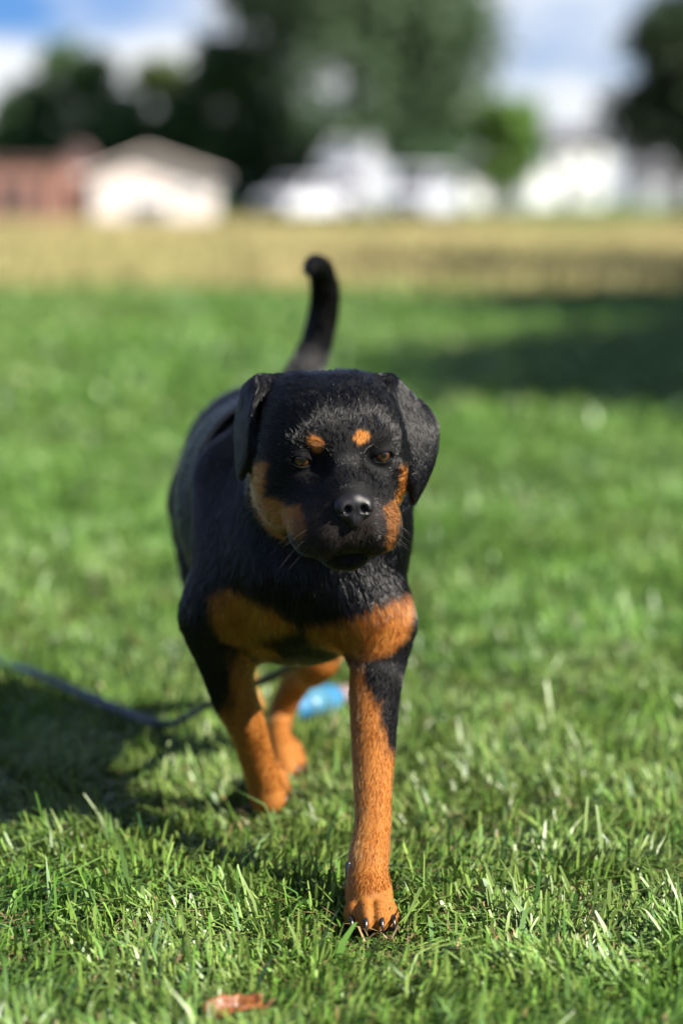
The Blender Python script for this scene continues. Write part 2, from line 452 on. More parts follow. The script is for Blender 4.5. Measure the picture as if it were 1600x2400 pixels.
def window(parent, x, z, w, h, yf, trim=None):
    """on a wall whose front face is at local y = yf (facing the camera)"""
    f = bmesh.new(); t = 0.09
    add_box(f, (x, yf - .03, z + h / 2 - t / 2), (w, .06, t)); add_box(f, (x, yf - .03, z - h / 2 + t / 2), (w, .06, t))
    add_box(f, (x - w / 2 + t / 2, yf - .031, z), (t, .062, h - 2 * t)); add_box(f, (x + w / 2 - t / 2, yf - .031, z), (t, .062, h - 2 * t))
    add_box(f, (x, yf - .028, z), (w - 2 * t, .05, .04))
    wo = from_bm('window', f, trim or m_trim, parent)
    box_part('pane', (x, yf - .012, z), (w - 2 * t, .02, h - 2 * t), m_glass, wo)
    box_part('sill', (x, yf - .06, z - h / 2 - .04), (w + .12, .12, .06), trim or m_trim, wo)

def gable_house(name, label, cat, x, y, w, dep, hw, hr, rz, mw, mr, over=0.3, front_gable=True, wins=(), doors=(), chim=None, split=None):
    root = empty(name, (x, y, float(zt(x, y)) - 0.02), rz); tag(root, label, cat)
    bm = bmesh.new()
    px_ = 0 if split is None else split
    if front_gable: prof = [(-w / 2, 0), (w / 2, 0), (w / 2, hw), (px_, hw + hr), (-w / 2, hw)]
    else: prof = [(-w / 2, 0), (w / 2, 0), (w / 2, hw), (-w / 2, hw)]
    a = [bm.verts.new((p[0], 0, p[1])) for p in prof]; b = [bm.verts.new((p[0], dep, p[1])) for p in prof]
    bm.faces.new(a); bm.faces.new(b[::-1])
    for i in range(len(prof)):
        j = (i + 1) % len(prof); bm.faces.new((a[i], b[i], b[j], a[j]))
    from_bm('wall', bm, mw, root)
    bm = bmesh.new(); t = 0.14
    if front_gable:
        for s in (-1, 1):
            ex = s * (w / 2 + over); rise = hr / (w / 2 - s * px_) ; ez = hw - over * rise
            pts = [(px_, hw + hr + .02), (ex, ez + .02), (ex, ez + .02 + t), (px_, hw + hr + .02 + t)]
            q = [bm.verts.new((p[0], -over, p[1])) for p in pts]; r_ = [bm.verts.new((p[0], dep + over, p[1])) for p in pts]
            bm.faces.new(q); bm.faces.new(r_[::-1])
            for i in range(4): bm.faces.new((q[i], r_[i], r_[(i + 1) % 4], q[(i + 1) % 4]))
    else:
        for s in (0, 1):
            ys_ = -over if s == 0 else dep + over
            zz = hw - over * hr / (dep / 2)
            pts = [(dep / 2, hw + hr + .02), (ys_, zz + .02), (ys_, zz + .02 + t), (dep / 2, hw + hr + .02 + t)]
            q = [bm.verts.new((-w / 2 - over, p[0], p[1])) for p in pts]; r_ = [bm.verts.new((w / 2 + over, p[0], p[1])) for p in pts]
            bm.faces.new(q); bm.faces.new(r_[::-1])
            for i in range(4): bm.faces.new((q[i], r_[i], r_[(i + 1) % 4], q[(i + 1) % 4]))
        for xx in (-w / 2 + .001, w / 2 - .001):
            g = [bm.verts.new((xx, 0, hw)), bm.verts.new((xx, dep, hw)), bm.verts.new((xx, dep / 2, hw + hr))]; bm.faces.new(g)
    rf = from_bm('roof', bm, mr, root)
    if chim:
        box_part('chimney', (chim[0], dep / 2, hw + hr + .3), (.5, .5, 1.2), m_brick, rf)
    for (wx, wz, ww, wh) in wins: window(root, wx, wz, ww, wh, 0)
    for (dx, dw, dh, dm) in doors:
        d_ = box_part('door', (dx, -.02, dh / 2), (dw, .06, dh), dm, root)
        box_part('handle', (dx + dw * .4, -.07, dh * .48), (.06, .06, .1), m_trim, d_)
        bm = bmesh.new()
        add_box(bm, (dx - dw / 2 - .05, -.03, dh / 2), (.1, .08, dh)); add_box(bm, (dx + dw / 2 + .05, -.03, dh / 2), (.1, .08, dh)); add_box(bm, (dx, -.03, dh + .05), (dw + .2, .08, .1))
        from_bm('door_frame', bm, m_trim, root)
    return root

# brick building at the left edge, windows tall and dark
bd = 94
root = empty('brick_building', (X(-150, bd), bd, float(zt(0, bd)) - .02)); tag(root, 'red brick building with tall dark windows at the left edge', 'building')
bw = (165 + 150) / F_PX * bd * 2
box_part('wall', (0, 3.5, 1.12), (bw, 7, 2.24), m_brick, root)
rf = box_part('roof', (0, 3.5, 2.32), (bw + .3, 7.3, .18), m_roof3, root, .02)
for k in range(-2, 4):
    window(root, -0.35 + k * 0.87 + 1.3, 1.05, 0.5, 1.35, 0, m_roof3)
box_part('pillar', (bw / 2 - .25, -.1, 1.08), (.5, .2, 2.16), m_brick, root)
# low brown-roofed annex in the shade beside it
gable_house('brown_shed', 'small dark brown shed squeezed between brick building and pale garage', 'shed', X(185, 98), 98, 1.0, 3.0, 2.4, 0.6, 0, m_roof3, m_roof3, over=.08, doors=((0, .7, 1.9, m_door),))
# pale garage with a low gable
gable_house('gabled_garage', 'pale pinkish garage with low gable roof left of centre', 'garage', X(362, 95), 95, 4.7, 7.0, 1.85, 0.85, R(2), m_cream, m_roof2, over=.42, doors=((-0.15, 1.5, .85, m_door),), wins=((1.35, 1.2, .6, .5),), split=-0.15)
gable_house('white_house', 'two storey white house with dark roof beside the dark right tree', 'house', X(1350, 185), 185, 4.2, 8, 4.6, 1.2, R(4), m_white, m_roof, front_gable=False, wins=((-1.1, 3.5, .9, 1.1), (1.0, 3.5, .9, 1.1), (1.0, 1.4, 1.2, 1.1)), doors=((-1.1, 1.0, 2.05, m_door),))
gable_house('white_garage', 'low white garage attached left of the two storey white house', 'garage', X(1262, 183), 183, 2.3, 5, 2.3, 0.7, R(4), m_white, m_roof, over=.15, doors=((0, 1.5, 1.7, m_trim),))
gable_house('grey_house', 'low grey house half hidden behind the small bright green tree', 'house', X(1145, 160), 160, 5.5, 7, 2.5, 1.0, 0, m_grey, m_roof, front_gable=False, wins=((-1.9, 1.4, .8, 1.0), (0.2, 1.4, .8, 1.0), (1.8, 1.4, .8, 1.0)), doors=((-.8, .9, 2.0, m_trim),), chim=(1.2,))
gable_house('blue_grey_house', 'dim blue grey house under the tall tree, behind the left vehicle', 'house', X(655, 140), 140, 3.2, 6, 2.6, 1.0, 0, m_grey, m_roof, over=.2, wins=((-.8, 1.9, .7, .9), (.8, 1.9, .7, .9)), doors=((0, .8, 1.9, m_door),))
gable_house('far_house', 'distant pale house glimpsed below the dark right tree', 'house', X(1545, 200), 200, 5.0, 6, 2.4, 1.0, 0, m_grey, m_roof, front_gable=False, wins=((-1.2, 1.4, .9, 1.0), (1.0, 1.4, .9, 1.0)))

# ------------------------------------------------------------------ vehicles
m_paint = mat('white_car_paint', (0.50, 0.51, 0.56), rough=0.28, spec=0.6, coat=0.6, noise=0.02, nscale=2)
m_tyre = mat('tyre_rubber', (0.02, 0.02, 0.022), rough=0.85)
m_rim = mat('alloy_rim', (0.5, 0.5, 0.52), rough=0.3, metal=0.8)
m_lamp = mat('lamp_glass', (0.75, 0.75, 0.75), rough=0.1, spec=0.8)
m_tail = mat('tail_lamp', (0.35, 0.02, 0.02), rough=0.2)
m_black = mat('black_plastic', (0.02, 0.02, 0.022), rough=0.6)

def vehicle(name, label, cat, x, y, rz, length, width, lower, upper, belt, group):
    """lower / upper: side profile points (along, height); upper is the cabin above the belt line"""
    root = empty(name, (x, y, float(zt(x, y))), rz); tag(root, label, cat, group)
    def loft(prof, w0, w1, nm, m, par, bev=.05):
        bm = bmesh.new(); zs = [p[1] for p in prof]; z0, z1 = min(zs), max(zs)
        hw = lambda z: (w0 + (w1 - w0) * (z - z0) / max(z1 - z0, 1e-3)) / 2
        a = [bm.verts.new((p[0], -hw(p[1]), p[1])) for p in prof]; b = [bm.verts.new((p[0], hw(p[1]), p[1])) for p in prof]
        bm.faces.new(a); bm.faces.new(b[::-1])
        for i in range(len(prof)):
            j = (i + 1) % len(prof); bm.faces.new((a[i], b[i], b[j], a[j]))
        if bev: bmesh.ops.bevel(bm, geom=list(bm.edges), offset=bev, segments=2, affect='EDGES', profile=.5)
        return from_bm(nm, bm, m, par, False)
    body = loft(lower, width, width * .97, 'body', m_paint, root)
    cab = loft(upper, width * .95, width * .80, 'cabin', m_paint, root)
    # side windows and the screens, set proud of the cabin skin
    xs_ = [p[0] for p in upper]; zt_ = max(p[1] for p in upper); zb = belt
    top = sorted([p for p in upper if p[1] > zt_ - .08]); bot = sorted([p for p in upper if p[1] < zb + .06])
    xa, xb = bot[0][0], bot[-1][0]; ta, tb = top[0][0], top[-1][0]
    def lerp(a, b, t): return a + (b - a) * t
    for s in (-1, 1):
        for (u0, u1) in ((.06, .48), (.53, .93)):
            bm = bmesh.new(); q = []
            for (u, v) in ((u0, .14), (u1, .14), (u1, .86), (u0, .86)):
                xx = lerp(lerp(xa, xb, u), lerp(ta, tb, u), v); zz = lerp(zb, zt_, v)
                hw = (width * .95 + (width * .80 - width * .95) * v) / 2 + .006
                q.append(bm.verts.new((xx, s * hw, zz)))
            bm.faces.new(q); f = bmesh.ops.solidify(bm, geom=list(bm.faces), thickness=.012)
            from_bm('side_window', bm, m_glass, root)
    for (bx, tx, nm) in ((xa, ta, 'windscreen'), (xb, tb, 'rear_window')):
        s = -1 if nm == 'windscreen' else 1
        bm = bmesh.new(); q = []
        for (u, v) in ((-.42, .12), (.42, .12), (.36, .88), (-.36, .88)):
            q.append(bm.verts.new((lerp(bx, tx, v) + s * .012, u * width, lerp(zb, zt_, v))))
        bm.faces.new(q); bmesh.ops.solidify(bm, geom=list(bm.faces), thickness=.012)
        from_bm(nm, bm, m_glass, root)
    lx = [p[0] for p in lower]; f0, f1 = min(lx), max(lx)
    for s in (-1, 1):
        bm = bmesh.new(); add_box(bm, (f0 + .03, s * width * .36, belt * .72), (.1, .34, .16), 0, .03); from_bm('headlight', bm, m_lamp, root)
        bm = bmesh.new(); add_box(bm, (f1 - .03, s * width * .4, belt * .78), (.1, .2, .26), 0, .03); from_bm('tail_light', bm, m_tail, root)
        bm = bmesh.new(); add_box(bm, (xa + .35, s * (width / 2 + .1), belt + .08), (.14, .2, .14), 0, .03); from_bm('wing_mirror', bm, m_paint, root)
        for wx in (f0 + length * .19, f1 - length * .21):
            bm = bmesh.new(); add_cyl(bm, (wx, s * (width / 2 - .10), .33), .33, .23, 'Y', 24)
            bmesh.ops.bevel(bm, geom=[e for e in bm.edges if e.calc_face_angle(0) > 1], offset=.03, segments=2, affect='EDGES')
            ty = from_bm('wheel', bm, m_tyre, root, False)
            bm = bmesh.new(); add_cyl(bm, (wx, s * (width / 2 + .012), .33), .2, .03, 'Y', 20); from_bm('rim', bm, m_rim, ty)
    for bx in (f0, f1):
        bm = bmesh.new(); add_box(bm, (bx + (.0), 0, .42), (.16, width * .94, .2), 0, .04); from_bm('bumper', bm, m_black, root)
    bm = bmesh.new(); add_box(bm, (f0 - .0, 0, belt * .74), (.06, width * .42, .16), 0, .02); from_bm('grille', bm, m_black, root)
    return root

GV = 'white vehicles parked beyond the meadow'
sedan_l = [(-2.2, .32), (2.2, .32), (2.25, .78), (2.0, .98), (-1.0, .98), (-2.05, .86), (-2.25, .62)]
sedan_u = [(-1.05, .97), (1.65, .97), (1.0, 1.45), (-.35, 1.45)]
suv_l = [(-2.25, .38), (2.25, .38), (2.3, 1.1), (-1.1, 1.1), (-2.15, 1.0), (-2.3, .7)]
suv_u = [(-1.15, 1.09), (2.2, 1.09), (2.05, 1.75), (-.45, 1.75)]
van_l = [(-2.5, .38), (2.5, .38), (2.5, 1.25), (-1.7, 1.25), (-2.4, 1.05), (-2.55, .7)]
van_u = [(-1.75, 1.24), (2.48, 1.24), (2.45, 2.3), (-.95, 2.3)]
vehicle('parked_suv', 'boxy white car parked leftmost of the white vehicles', 'car', X(702, 108), 108, R(58), 4.6, 1.85, suv_l, suv_u, 1.1, GV)
vehicle('parked_van', 'white van parked rightmost of the white vehicles', 'van', X(985, 109), 109, R(72), 5.1, 2.0, van_l, van_u, 1.25, GV)
truck_l = [(-3.0, .42), (3.0, .42), (3.0, .95), (-1.5, .95), (-1.5, 1.25), (-2.85, 1.25), (-3.05, .8)]
truck_u = [(-2.8, 1.24), (-1.45, 1.24), (-1.45, 2.15), (-2.35, 2.15)]
tk = vehicle('glint_truck', 'white vehicle parked between car and van, its tall white box standing in for a glint', 'truck', X(822, 116), 116, R(84), 6.0, 2.0, truck_l, truck_u, 1.25, GV)
box_part('glint_box', (.85, 0, 2.35), (4.1, 2.15, 2.7), m_paint, tk, .06)  # tall white box added to stand in for a bright round glint

# ------------------------------------------------------------------ the dog
class Vol:
    """smooth-blended solid sampled on a grid, turned into one quad skin"""
    def __init__(s, ax, ay, az):
        s.ax = [np.asarray(a, np.float32) for a in (ax, ay, az)]
        sh = tuple(len(a) for a in s.ax)
        s.D = np.full(sh, 0.15, np.float32); s.B = np.full(sh, 1.0, np.float32); s.I = np.zeros(sh, np.uint16)
    def box(s, lo, hi):
        sl = []
        for a, l, h in zip(s.ax, lo, hi):
            i, j = np.searchsorted(a, (l, h)); sl.append(slice(max(i - 1, 0), min(j + 1, len(a))))
        return tuple(sl)
    def pts(s, sl):
        return (s.ax[0][sl[0]][:, None, None], s.ax[1][sl[1]][None, :, None], s.ax[2][sl[2]][None, None, :])
    def put(s, sl, d, k, pid):
        a = s.D[sl]
        h = np.maximum(k - np.abs(a - d), 0) / k
        s.D[sl] = np.minimum(a, d) - h * h * k * 0.25
        b = s.B[sl]; m = d < b
        s.I[sl] = np.where(m, np.uint16(pid), s.I[sl]); s.B[sl] = np.where(m, d, b)
    def cut(s, sl, d, k):
        a = -s.D[sl]
        h = np.maximum(k - np.abs(a - d), 0) / k
        s.D[sl] = -(np.minimum(a, d) - h * h * k * 0.25)
    def ell_d(s, c, r, Rm, mar):
        c = np.asarray(c, float); r = np.asarray(r, float)
        ext = np.sqrt(((Rm * r[None, :]) ** 2).sum(1)) + mar
        sl = s.box(c - ext, c + ext); x, y, z = s.pts(sl)
        x = x - np.float32(c[0]); y = y - np.float32(c[1]); z = z - np.float32(c[2])
        q0 = q1 = 0
        for i in range(3):
            l = (Rm[0, i] * x + Rm[1, i] * y + Rm[2, i] * z).astype(np.float32)
            l = l / np.float32(r[i]); q0 = q0 + l * l; l = l / np.float32(r[i]); q1 = q1 + l * l
        k0 = np.sqrt(q0); k1 = np.sqrt(q1) + 1e-6
        return sl, k0 * (k0 - 1) / k1
    def ell(s, c, r, k, pid, Rm=np.eye(3), mar=0.035):
        sl, d = s.ell_d(c, r, Rm, mar); s.put(sl, d, k, pid)
    def cap_d(s, a, b, ra, rb, mar):
        a = np.asarray(a, float); b = np.asarray(b, float); rm = max(ra, rb) + mar
        sl = s.box(np.minimum(a, b) - rm, np.maximum(a, b) + rm); x, y, z = s.pts(sl)
        ba = b - a; L2 = float(ba @ ba) + 1e-12
        t = ((x - a[0]) * ba[0] + (y - a[1]) * ba[1] + (z - a[2]) * ba[2]) / L2
        t = np.clip(t, 0, 1).astype(np.float32)
        d = np.sqrt((x - a[0] - t * ba[0]) ** 2 + (y - a[1] - t * ba[1]) ** 2 + (z - a[2] - t * ba[2]) ** 2)
        return sl, (d - (ra + (rb - ra) * t)).astype(np.float32)
    def cap(s, a, b, ra, rb, k, pid, mar=0.035):
        sl, d = s.cap_d(a, b, ra, rb, mar); s.put(sl, d, k, pid)
    def tri_d(s, a, b, c, th, mar=0.02):
        a, b, c = (np.asarray(v, np.float32) for v in (a, b, c))
        lo = np.minimum(np.minimum(a, b), c) - mar; hi = np.maximum(np.maximum(a, b), c) + mar
        sl = s.box(lo, hi); x, y, z = s.pts(sl)
        n = np.cross(b - a, c - a); n /= np.linalg.norm(n)
        def edge(p, q):
            e = q - p; L2 = float(e @ e)
            t = np.clip(((x - p[0]) * e[0] + (y - p[1]) * e[1] + (z - p[2]) * e[2]) / L2, 0, 1)
            dd = (x - p[0] - t * e[0]) ** 2 + (y - p[1] - t * e[1]) ** 2 + (z - p[2] - t * e[2]) ** 2
            ne = np.cross(e, n); side = (x - p[0]) * ne[0] + (y - p[1]) * ne[1] + (z - p[2]) * ne[2]
            return dd, side
        d1, s1 = edge(a, b); d2, s2 = edge(b, c); d3, s3 = edge(c, a)
        ins = (s1 <= 0) & (s2 <= 0) & (s3 <= 0)
        pl = ((x - a[0]) * n[0] + (y - a[1]) * n[1] + (z - a[2]) * n[2]) ** 2
        d = np.sqrt(np.where(ins, pl, np.minimum(np.minimum(d1, d2), d3))) - th
        return sl, d.astype(np.float32)
    def skin(s, smooth=2):
        D = s.D; S = D < 0
        nx, ny, nz = D.shape
        c = S[:-1, :-1, :-1].astype(np.uint8)
        tot = np.zeros((nx - 1, ny - 1, nz - 1), np.uint8)
        for dx in (0, 1):
            for dy in (0, 1):
                for dz in (0, 1):
                    tot += S[dx:nx - 1 + dx, dy:ny - 1 + dy, dz:nz - 1 + dz]
        act = (tot > 0) & (tot < 8)
        ci = np.argwhere(act); n = len(ci)
        vid = np.full(act.shape, -1, np.int32); vid[act] = np.arange(n)
        acc = np.zeros((n, 3)); cnt = np.zeros(n)
        cor = [(dx, dy, dz) for dx in (0, 1) for dy in (0, 1) for dz in (0, 1)]
        def val(o): return D[ci[:, 0] + o[0], ci[:, 1] + o[1], ci[:, 2] + o[2]]
        def pos(o): return np.stack([s.ax[k][ci[:, k] + o[k]] for k in range(3)], -1)
        for a in cor:
            for k in range(3):
                if a[k] == 0:
                    b = tuple(a[j] + (1 if j == k else 0) for j in range(3))
                    va, vb = val(a), val(b); m = (va < 0) != (vb < 0)
                    t = np.where(m, va / np.where(m, va - vb, 1), 0)[:, None]
                    acc += np.where(m[:, None], pos(a) * (1 - t) + pos(b) * t, 0); cnt += m
        V = acc / cnt[:, None]
        ids = np.zeros(n, np.uint16); bd = np.full(n, 9.0, np.float32)
        for o in cor:
            b = s.B[ci[:, 0] + o[0], ci[:, 1] + o[1], ci[:, 2] + o[2]]; m = b < bd
            ids = np.where(m, s.I[ci[:, 0] + o[0], ci[:, 1] + o[1], ci[:, 2] + o[2]], ids); bd = np.minimum(b, bd)
        quads = []
        for k in range(3):
            u, v = [(1, 2), (2, 0), (0, 1)][k]
            sl0 = [slice(None)] * 3; sl1 = [slice(None)] * 3
            sl0[k] = slice(0, -1); sl1[k] = slice(1, None)
            for ax_ in (u, v):
                sl0[ax_] = slice(1, -1); sl1[ax_] = slice(1, -1)
            A = S[tuple(sl0)]; Bq = S[tuple(sl1)]
            e = np.argwhere(A != Bq)
            flip = A[e[:, 0], e[:, 1], e[:, 2]]
            e = e.copy(); e[:, u] += 1; e[:, v] += 1
            def at(du, dv):
                q = e.copy(); q[:, u] -= du; q[:, v] -= dv
                return vid[q[:, 0], q[:, 1], q[:, 2]]
            q = np.stack([at(1, 1), at(0, 1), at(0, 0), at(1, 0)], -1)
            q[~flip] = q[~flip][:, ::-1]
            quads.append(q)
        Q = np.concatenate(quads); Q = Q[(Q >= 0).all(1)]
        E = edges_of(Q)
        for _ in range(smooth):
            V = lap(V, E, 0.5); V = lap(V, E, -0.52)
        return V, Q, ids, E

def edges_of(Q):
    e = np.concatenate([Q[:, [0, 1]], Q[:, [1, 2]], Q[:, [2, 3]], Q[:, [3, 0]]]); e.sort(1)
    return np.unique(e, axis=0)

def lap(V, E, f):
    n = len(V); acc = np.zeros_like(V); cnt = np.bincount(E.reshape(-1), minlength=n)[:, None]
    for c in range(V.shape[1]):
        acc[:, c] = np.bincount(E[:, 0], V[E[:, 1], c], n) + np.bincount(E[:, 1], V[E[:, 0], c], n)
    return V + f * (acc / np.maximum(cnt, 1) - V)

def vnormals(V, Q):
    fn = np.cross(V[Q[:, 2]] - V[Q[:, 0]], V[Q[:, 3]] - V[Q[:, 1]])
    n = np.zeros_like(V)
    for k in range(4):
        for c in range(3): n[:, c] += np.bincount(Q[:, k], fn[:, c], len(V))
    return n / (np.linalg.norm(n, axis=1)[:, None] + 1e-12)

def axis(*segs):
    out_ = []
    for a, b, h in segs: out_.append(np.arange(a, b - h * .5, h))
    return np.concatenate(out_ + [[segs[-1][1]]])

HS = 0.0021
vol = Vol(axis((-.345, -.145, .005), (-.145, .128, HS), (.128, .19, .005)),
          axis((2.545, 2.955, HS), (2.955, 3.86, .0065)),
          axis((-.012, .12, .003), (.12, .375, .0045), (.375, .645, HS), (.645, .79, .006)))

# head frame: +x the dog's left, -y the way the nose points, +z up
YAW, HP, ROLL = R(11.5), R(11), R(-2)
def rot(ax_, a): return np.array(Matrix.Rotation(a, 3, ax_))
HR = rot('Z', YAW) @ rot('X', HP) @ rot('Y', ROLL)
HO = P(773, 1025, 2.80)
def H(x, y, z): return HO + HR @ np.array((x, y, z))
FLOW = {}   # coat direction for each primitive
GRP = {}
_pid = [0]
def new(grp, flow):
    _pid[0] += 1; GRP[_pid[0]] = grp; FLOW[_pid[0]] = np.asarray(flow, float); return _pid[0]
def hell(c, r, k, flow=(0, 1, 0), rx=0, rz=0, ry=0):
    vol.ell(H(*c), r, k, new('head', HR @ np.array(flow, float)), HR @ rot('Z', R(rz)) @ rot('X', R(rx)) @ rot('Y', R(ry)))
def hcap(a, b, ra, rb, k, flow=(0, 1, 0)):
    vol.cap(H(*a), H(*b), ra, rb, k, new('head', HR @ np.array(flow, float)))

# --- body
dn = (0, 0, -1)
def bell(c, r, k, grp='body', flow=(0, 1, -.3), Rm=np.eye(3)): vol.ell(c, r, k, new(grp, flow), Rm)
def bcap(a, b, ra, rb, k, grp='body', flow=None):
    a = np.asarray(a, float); b = np.asarray(b, float)
    vol.cap(a, b, ra, rb, k, new(grp, (b - a) if flow is None else flow))
bell((-.088, 3.27, .405), (.138, .27, .155), .03, Rm=rot('Z', R(6)))
bell((-.118, 3.52, .425), (.116, .14, .125), .05)
bell((-.055, 3.00, .390), (.112, .17, .145), .05, 'chest', (0, .3, -1))
bell((-.035, 2.895, .385), (.072, .07, .085), .05, 'chest', (0, .2, -1))
bcap((.0, 2.95, .475), (-.065, 3.14, .465), .080, .105, .05, 'chest', (0, .8, -.6))
bcap((.0, 2.90, .43), (-.03, 2.97, .37), .075, .09, .04, 'chest', (0, .3, -1))
# shoulders
bcap((.012, 2.99, .46), (.022, 2.875, .345), .058, .050, .04, 'chest', (.2, .3, -1))
bcap((-.125, 3.03, .46), (-.125, 2.945, .345), .062, .052, .04, 'chest', (-.2, .3, -1))
bell((-.055, 3.02, .30), (.075, .12, .05), .03, 'chest', (0, 1, -.3))

def chain(pts, rad, grp, k=.003, k0=.03):
    """a tapering limb swept along a smooth curve through the joints, blended once into the body"""
    q = catmull([np.append(p_, r_) for p_, r_ in zip(pts, rad)], 5)
    rm = max(rad) + .04
    big = vol.box(q[:, :3].min(0) - rm, q[:, :3].max(0) + rm)
    Dl = np.full(tuple(z_.stop - z_.start for z_ in big), .2, np.float32); Il = np.zeros(Dl.shape, np.uint16)
    for i in range(len(q) - 1):
        sl, d = vol.cap_d(q[i, :3], q[i + 1, :3], q[i, 3], q[i + 1, 3], .038)
        lo = tuple(slice(z_.start - w_.start, z_.stop - w_.start) for z_, w_ in zip(sl, big))
        pid = new(grp, q[i + 1, :3] - q[i, :3]); m = d < Dl[lo]
        Il[lo] = np.where(m, np.uint16(pid), Il[lo]); Dl[lo] = np.minimum(Dl[lo], d)
    a = vol.D[big]; h = np.maximum(k0 - np.abs(a - Dl), 0) / k0
    vol.D[big] = np.minimum(a, Dl) - h * h * k0 * .25
    m = Dl < vol.B[big]; vol.I[big] = np.where(m, Il, vol.I[big]); vol.B[big] = np.where(m, Dl, vol.B[big])
# --- front leg reaching forward (right in the picture)
f = F_PX
pA = [P(893, 1470, 2.875), P(884, 1560, 2.865), P(877, 1640, 2.835), P(875, 1744, 2.795), P(874, 1850, 2.755), P(873, 1935, 2.725), P(864, 2010, 2.70), P(862, 2075, 2.68)]
rA = [.042, .0335, .0298, .0258, .0222, .0212, .0232, .0218]
chain(pA, rA, 'legA', .003, .04)
# --- trailing front leg (left in the picture)
pB = [P(505, 1450, 2.965), P(522, 1534, 2.985), P(548, 1630, 3.03), P(580, 1706, 3.065), P(598, 1765, 3.09), P(618, 1830, 3.115), P(627, 1868, 3.125)]
rB = [.046, .0345, .0288, .0250, .0230, .0230, .0215]
chain(pB, rB, 'legB', .003, .045)
# --- hind legs
pC = [np.array((-.045, 3.50, .36)), P(752, 1515, 3.34), P(700, 1590, 3.40), P(661, 1665, 3.43), P(655, 1735, 3.40), P(668, 1800, 3.365)]
rC = [.075, .034, .0215, .0185, .0155, .0160]
chain(pC, rC, 'legC', .003, .03)
pD = [np.array((-.175, 3.52, .37)), np.array((-.175, 3.46, .235)), np.array((-.158, 3.66, .125)), np.array((-.145, 3.71, .045))]
chain(pD, [.08, .045, .022, .018], 'legD', .003, .03)

def paw(cx, cy, yaw, s, grp, toes_up=0.0, zoff=0.0):
    """four toes round a pad; yaw = which way the toes point (0 = to the camera)"""
    Rz = rot('Z', yaw)
    def w(x, y, z): return np.array((cx, cy, zoff)) + Rz @ np.array((x, y, z)) * s
    M = Rz @ rot('X', toes_up)
    fl = Rz @ np.array((0, -1, -.5))
    vol.ell(w(0, .020, .034), np.array((.0255, .029, .027)) * s, .012, new(grp, fl), M)
    tip = []
    for (x, y, z, rx, ry, rz_) in ((-.0205, -.002, .018, .0105, .020, .0170), (-.0078, -.015, .021, .0108, .022, .0195), (.0078, -.015, .021, .0108, .022, .0195), (.0205, -.002, .018, .0105, .020, .0170)):
        vol.ell(w(x, y, z), np.array((rx, ry, rz_)) * s, .0035, new(grp, fl), M @ rot('Z', -x * 9))
        tip.append((w(x * 1.13, y - ry * .92, z - .002), Rz @ np.array((x * 6, -1, -.55))))
    return tip
gA = G(874, 2196); gB = G(632, 1893); gC = G(676, 1822); gD = (-.143, 3.70, 0)
TIPS = paw(gA[0] - .002, gA[1] + .020, R(4), 1.0, 'legA') 
TIPS += paw(gB[0], gB[1] + .010, R(0), .95, 'legB')
TIPS += paw(gC[0], gC[1] + .012, R(12), .85, 'legC')
TIPS += paw(gD[0], gD[1] - .01, R(-4), .85, 'legD')
bcap(pA[-1], (gA[0] - .004, gA[1] + .036, .034), .0215, .022, .012, 'legA')
bcap(pB[-1], (gB[0], gB[1] + .03, .034), .0215, .021, .012, 'legB')
bcap(pC[-1], (gC[0], gC[1] + .03, .028), .016, .018, .012, 'legC')
# --- tail
tl = catmull([P(655, 970, 3.57), P(700, 895, 3.63), P(727, 840, 3.655), P(745, 790, 3.665), P(758, 730, 3.665), P(760, 680, 3.655), P(753, 640, 3.64), P(740, 622, 3.61), P(726, 632, 3.58)], 1)
tr_ = np.interp(np.linspace(0, 1, len(tl)), [0, .2, .6, .85, 1], [.034, .0235, .0210, .0165, .009])
chain(list(tl), list(tr_), 'tail', .003, .04)

# --- head
bk = (0, 1, .25)
hell((0, .014, -.004), (.078, .103, .070), .012, bk)
for s in (-1, 1): hell((s * .036, .012, .030), (.040, .075, .036), .03, (s * .4, 1, .2))
hell((0, -.034, .006), (.064, .048, .046), .03, (0, .6, 1))
for s in (-1, 1):
    hell((s * .035, -.0535, .0100), (.024, .021, .014), .018, (s * .4, .6, 1))
    hell((s * .053, -.012, -.022), (.031, .052, .042), .025, (s * .8, 1, -.1))
    hell((s * .054, .010, -.060), (.034, .058, .048), .03, (s * .4, 1, -.4))
hell((0, -.066, -.044), (.051, .050, .044), .022, (0, 1, .1))
hcap((0, -.056, -.016), (0, -.120, -.031), .0215, .0200, .018, (0, 1, .2))
hell((0, -.104, -.052), (.042, .041, .034), .016, (0, 1, -.1))
for s in (-1, 1):
    hell((s * .0225, -.111, -.071), (.0245, .031, .034), .010, (s * .9, .5, -1), rz=s * 8)
    hell((s * .040, -.076, -.080), (.024, .046, .030), .030, (s * .5, 1, -.5), rz=s * 10)
hell((0, -.060, -.111), (.036, .050, .020), .008, (0, 1, -.2))
hell((0, -.118, -.076), (.020, .021, .024), .010, (0, .5, -1))
hell((0, -.092, -.112), (.027, .028, .017), .010, (0, 1, -.3))
hcap((0, -.015, -.080), (-.01, .07, -.075), .045, .072, .03, (0, 1, -.4))
# upper lip split and mouth line
sl, d = vol.cap_d(H(0, -.1435, -.055), H(0, -.141, -.090), .0016, .0016, .01); vol.cut(sl, d, .004)
LIP = {}
for s in (-1, 1):
    LIP[s] = [H(0, -.140, -.090), H(s * .012, -.137, -.0985), H(s * .034, -.125, -.1075), H(s * .054, -.095, -.1100), H(s * .066, -.052, -.093)]
    for a, c in zip(LIP[s][:-1], LIP[s][1:]):
        sl, d = vol.cap_d(a, c, .0024, .0024, .01); vol.cut(sl, d, .004)
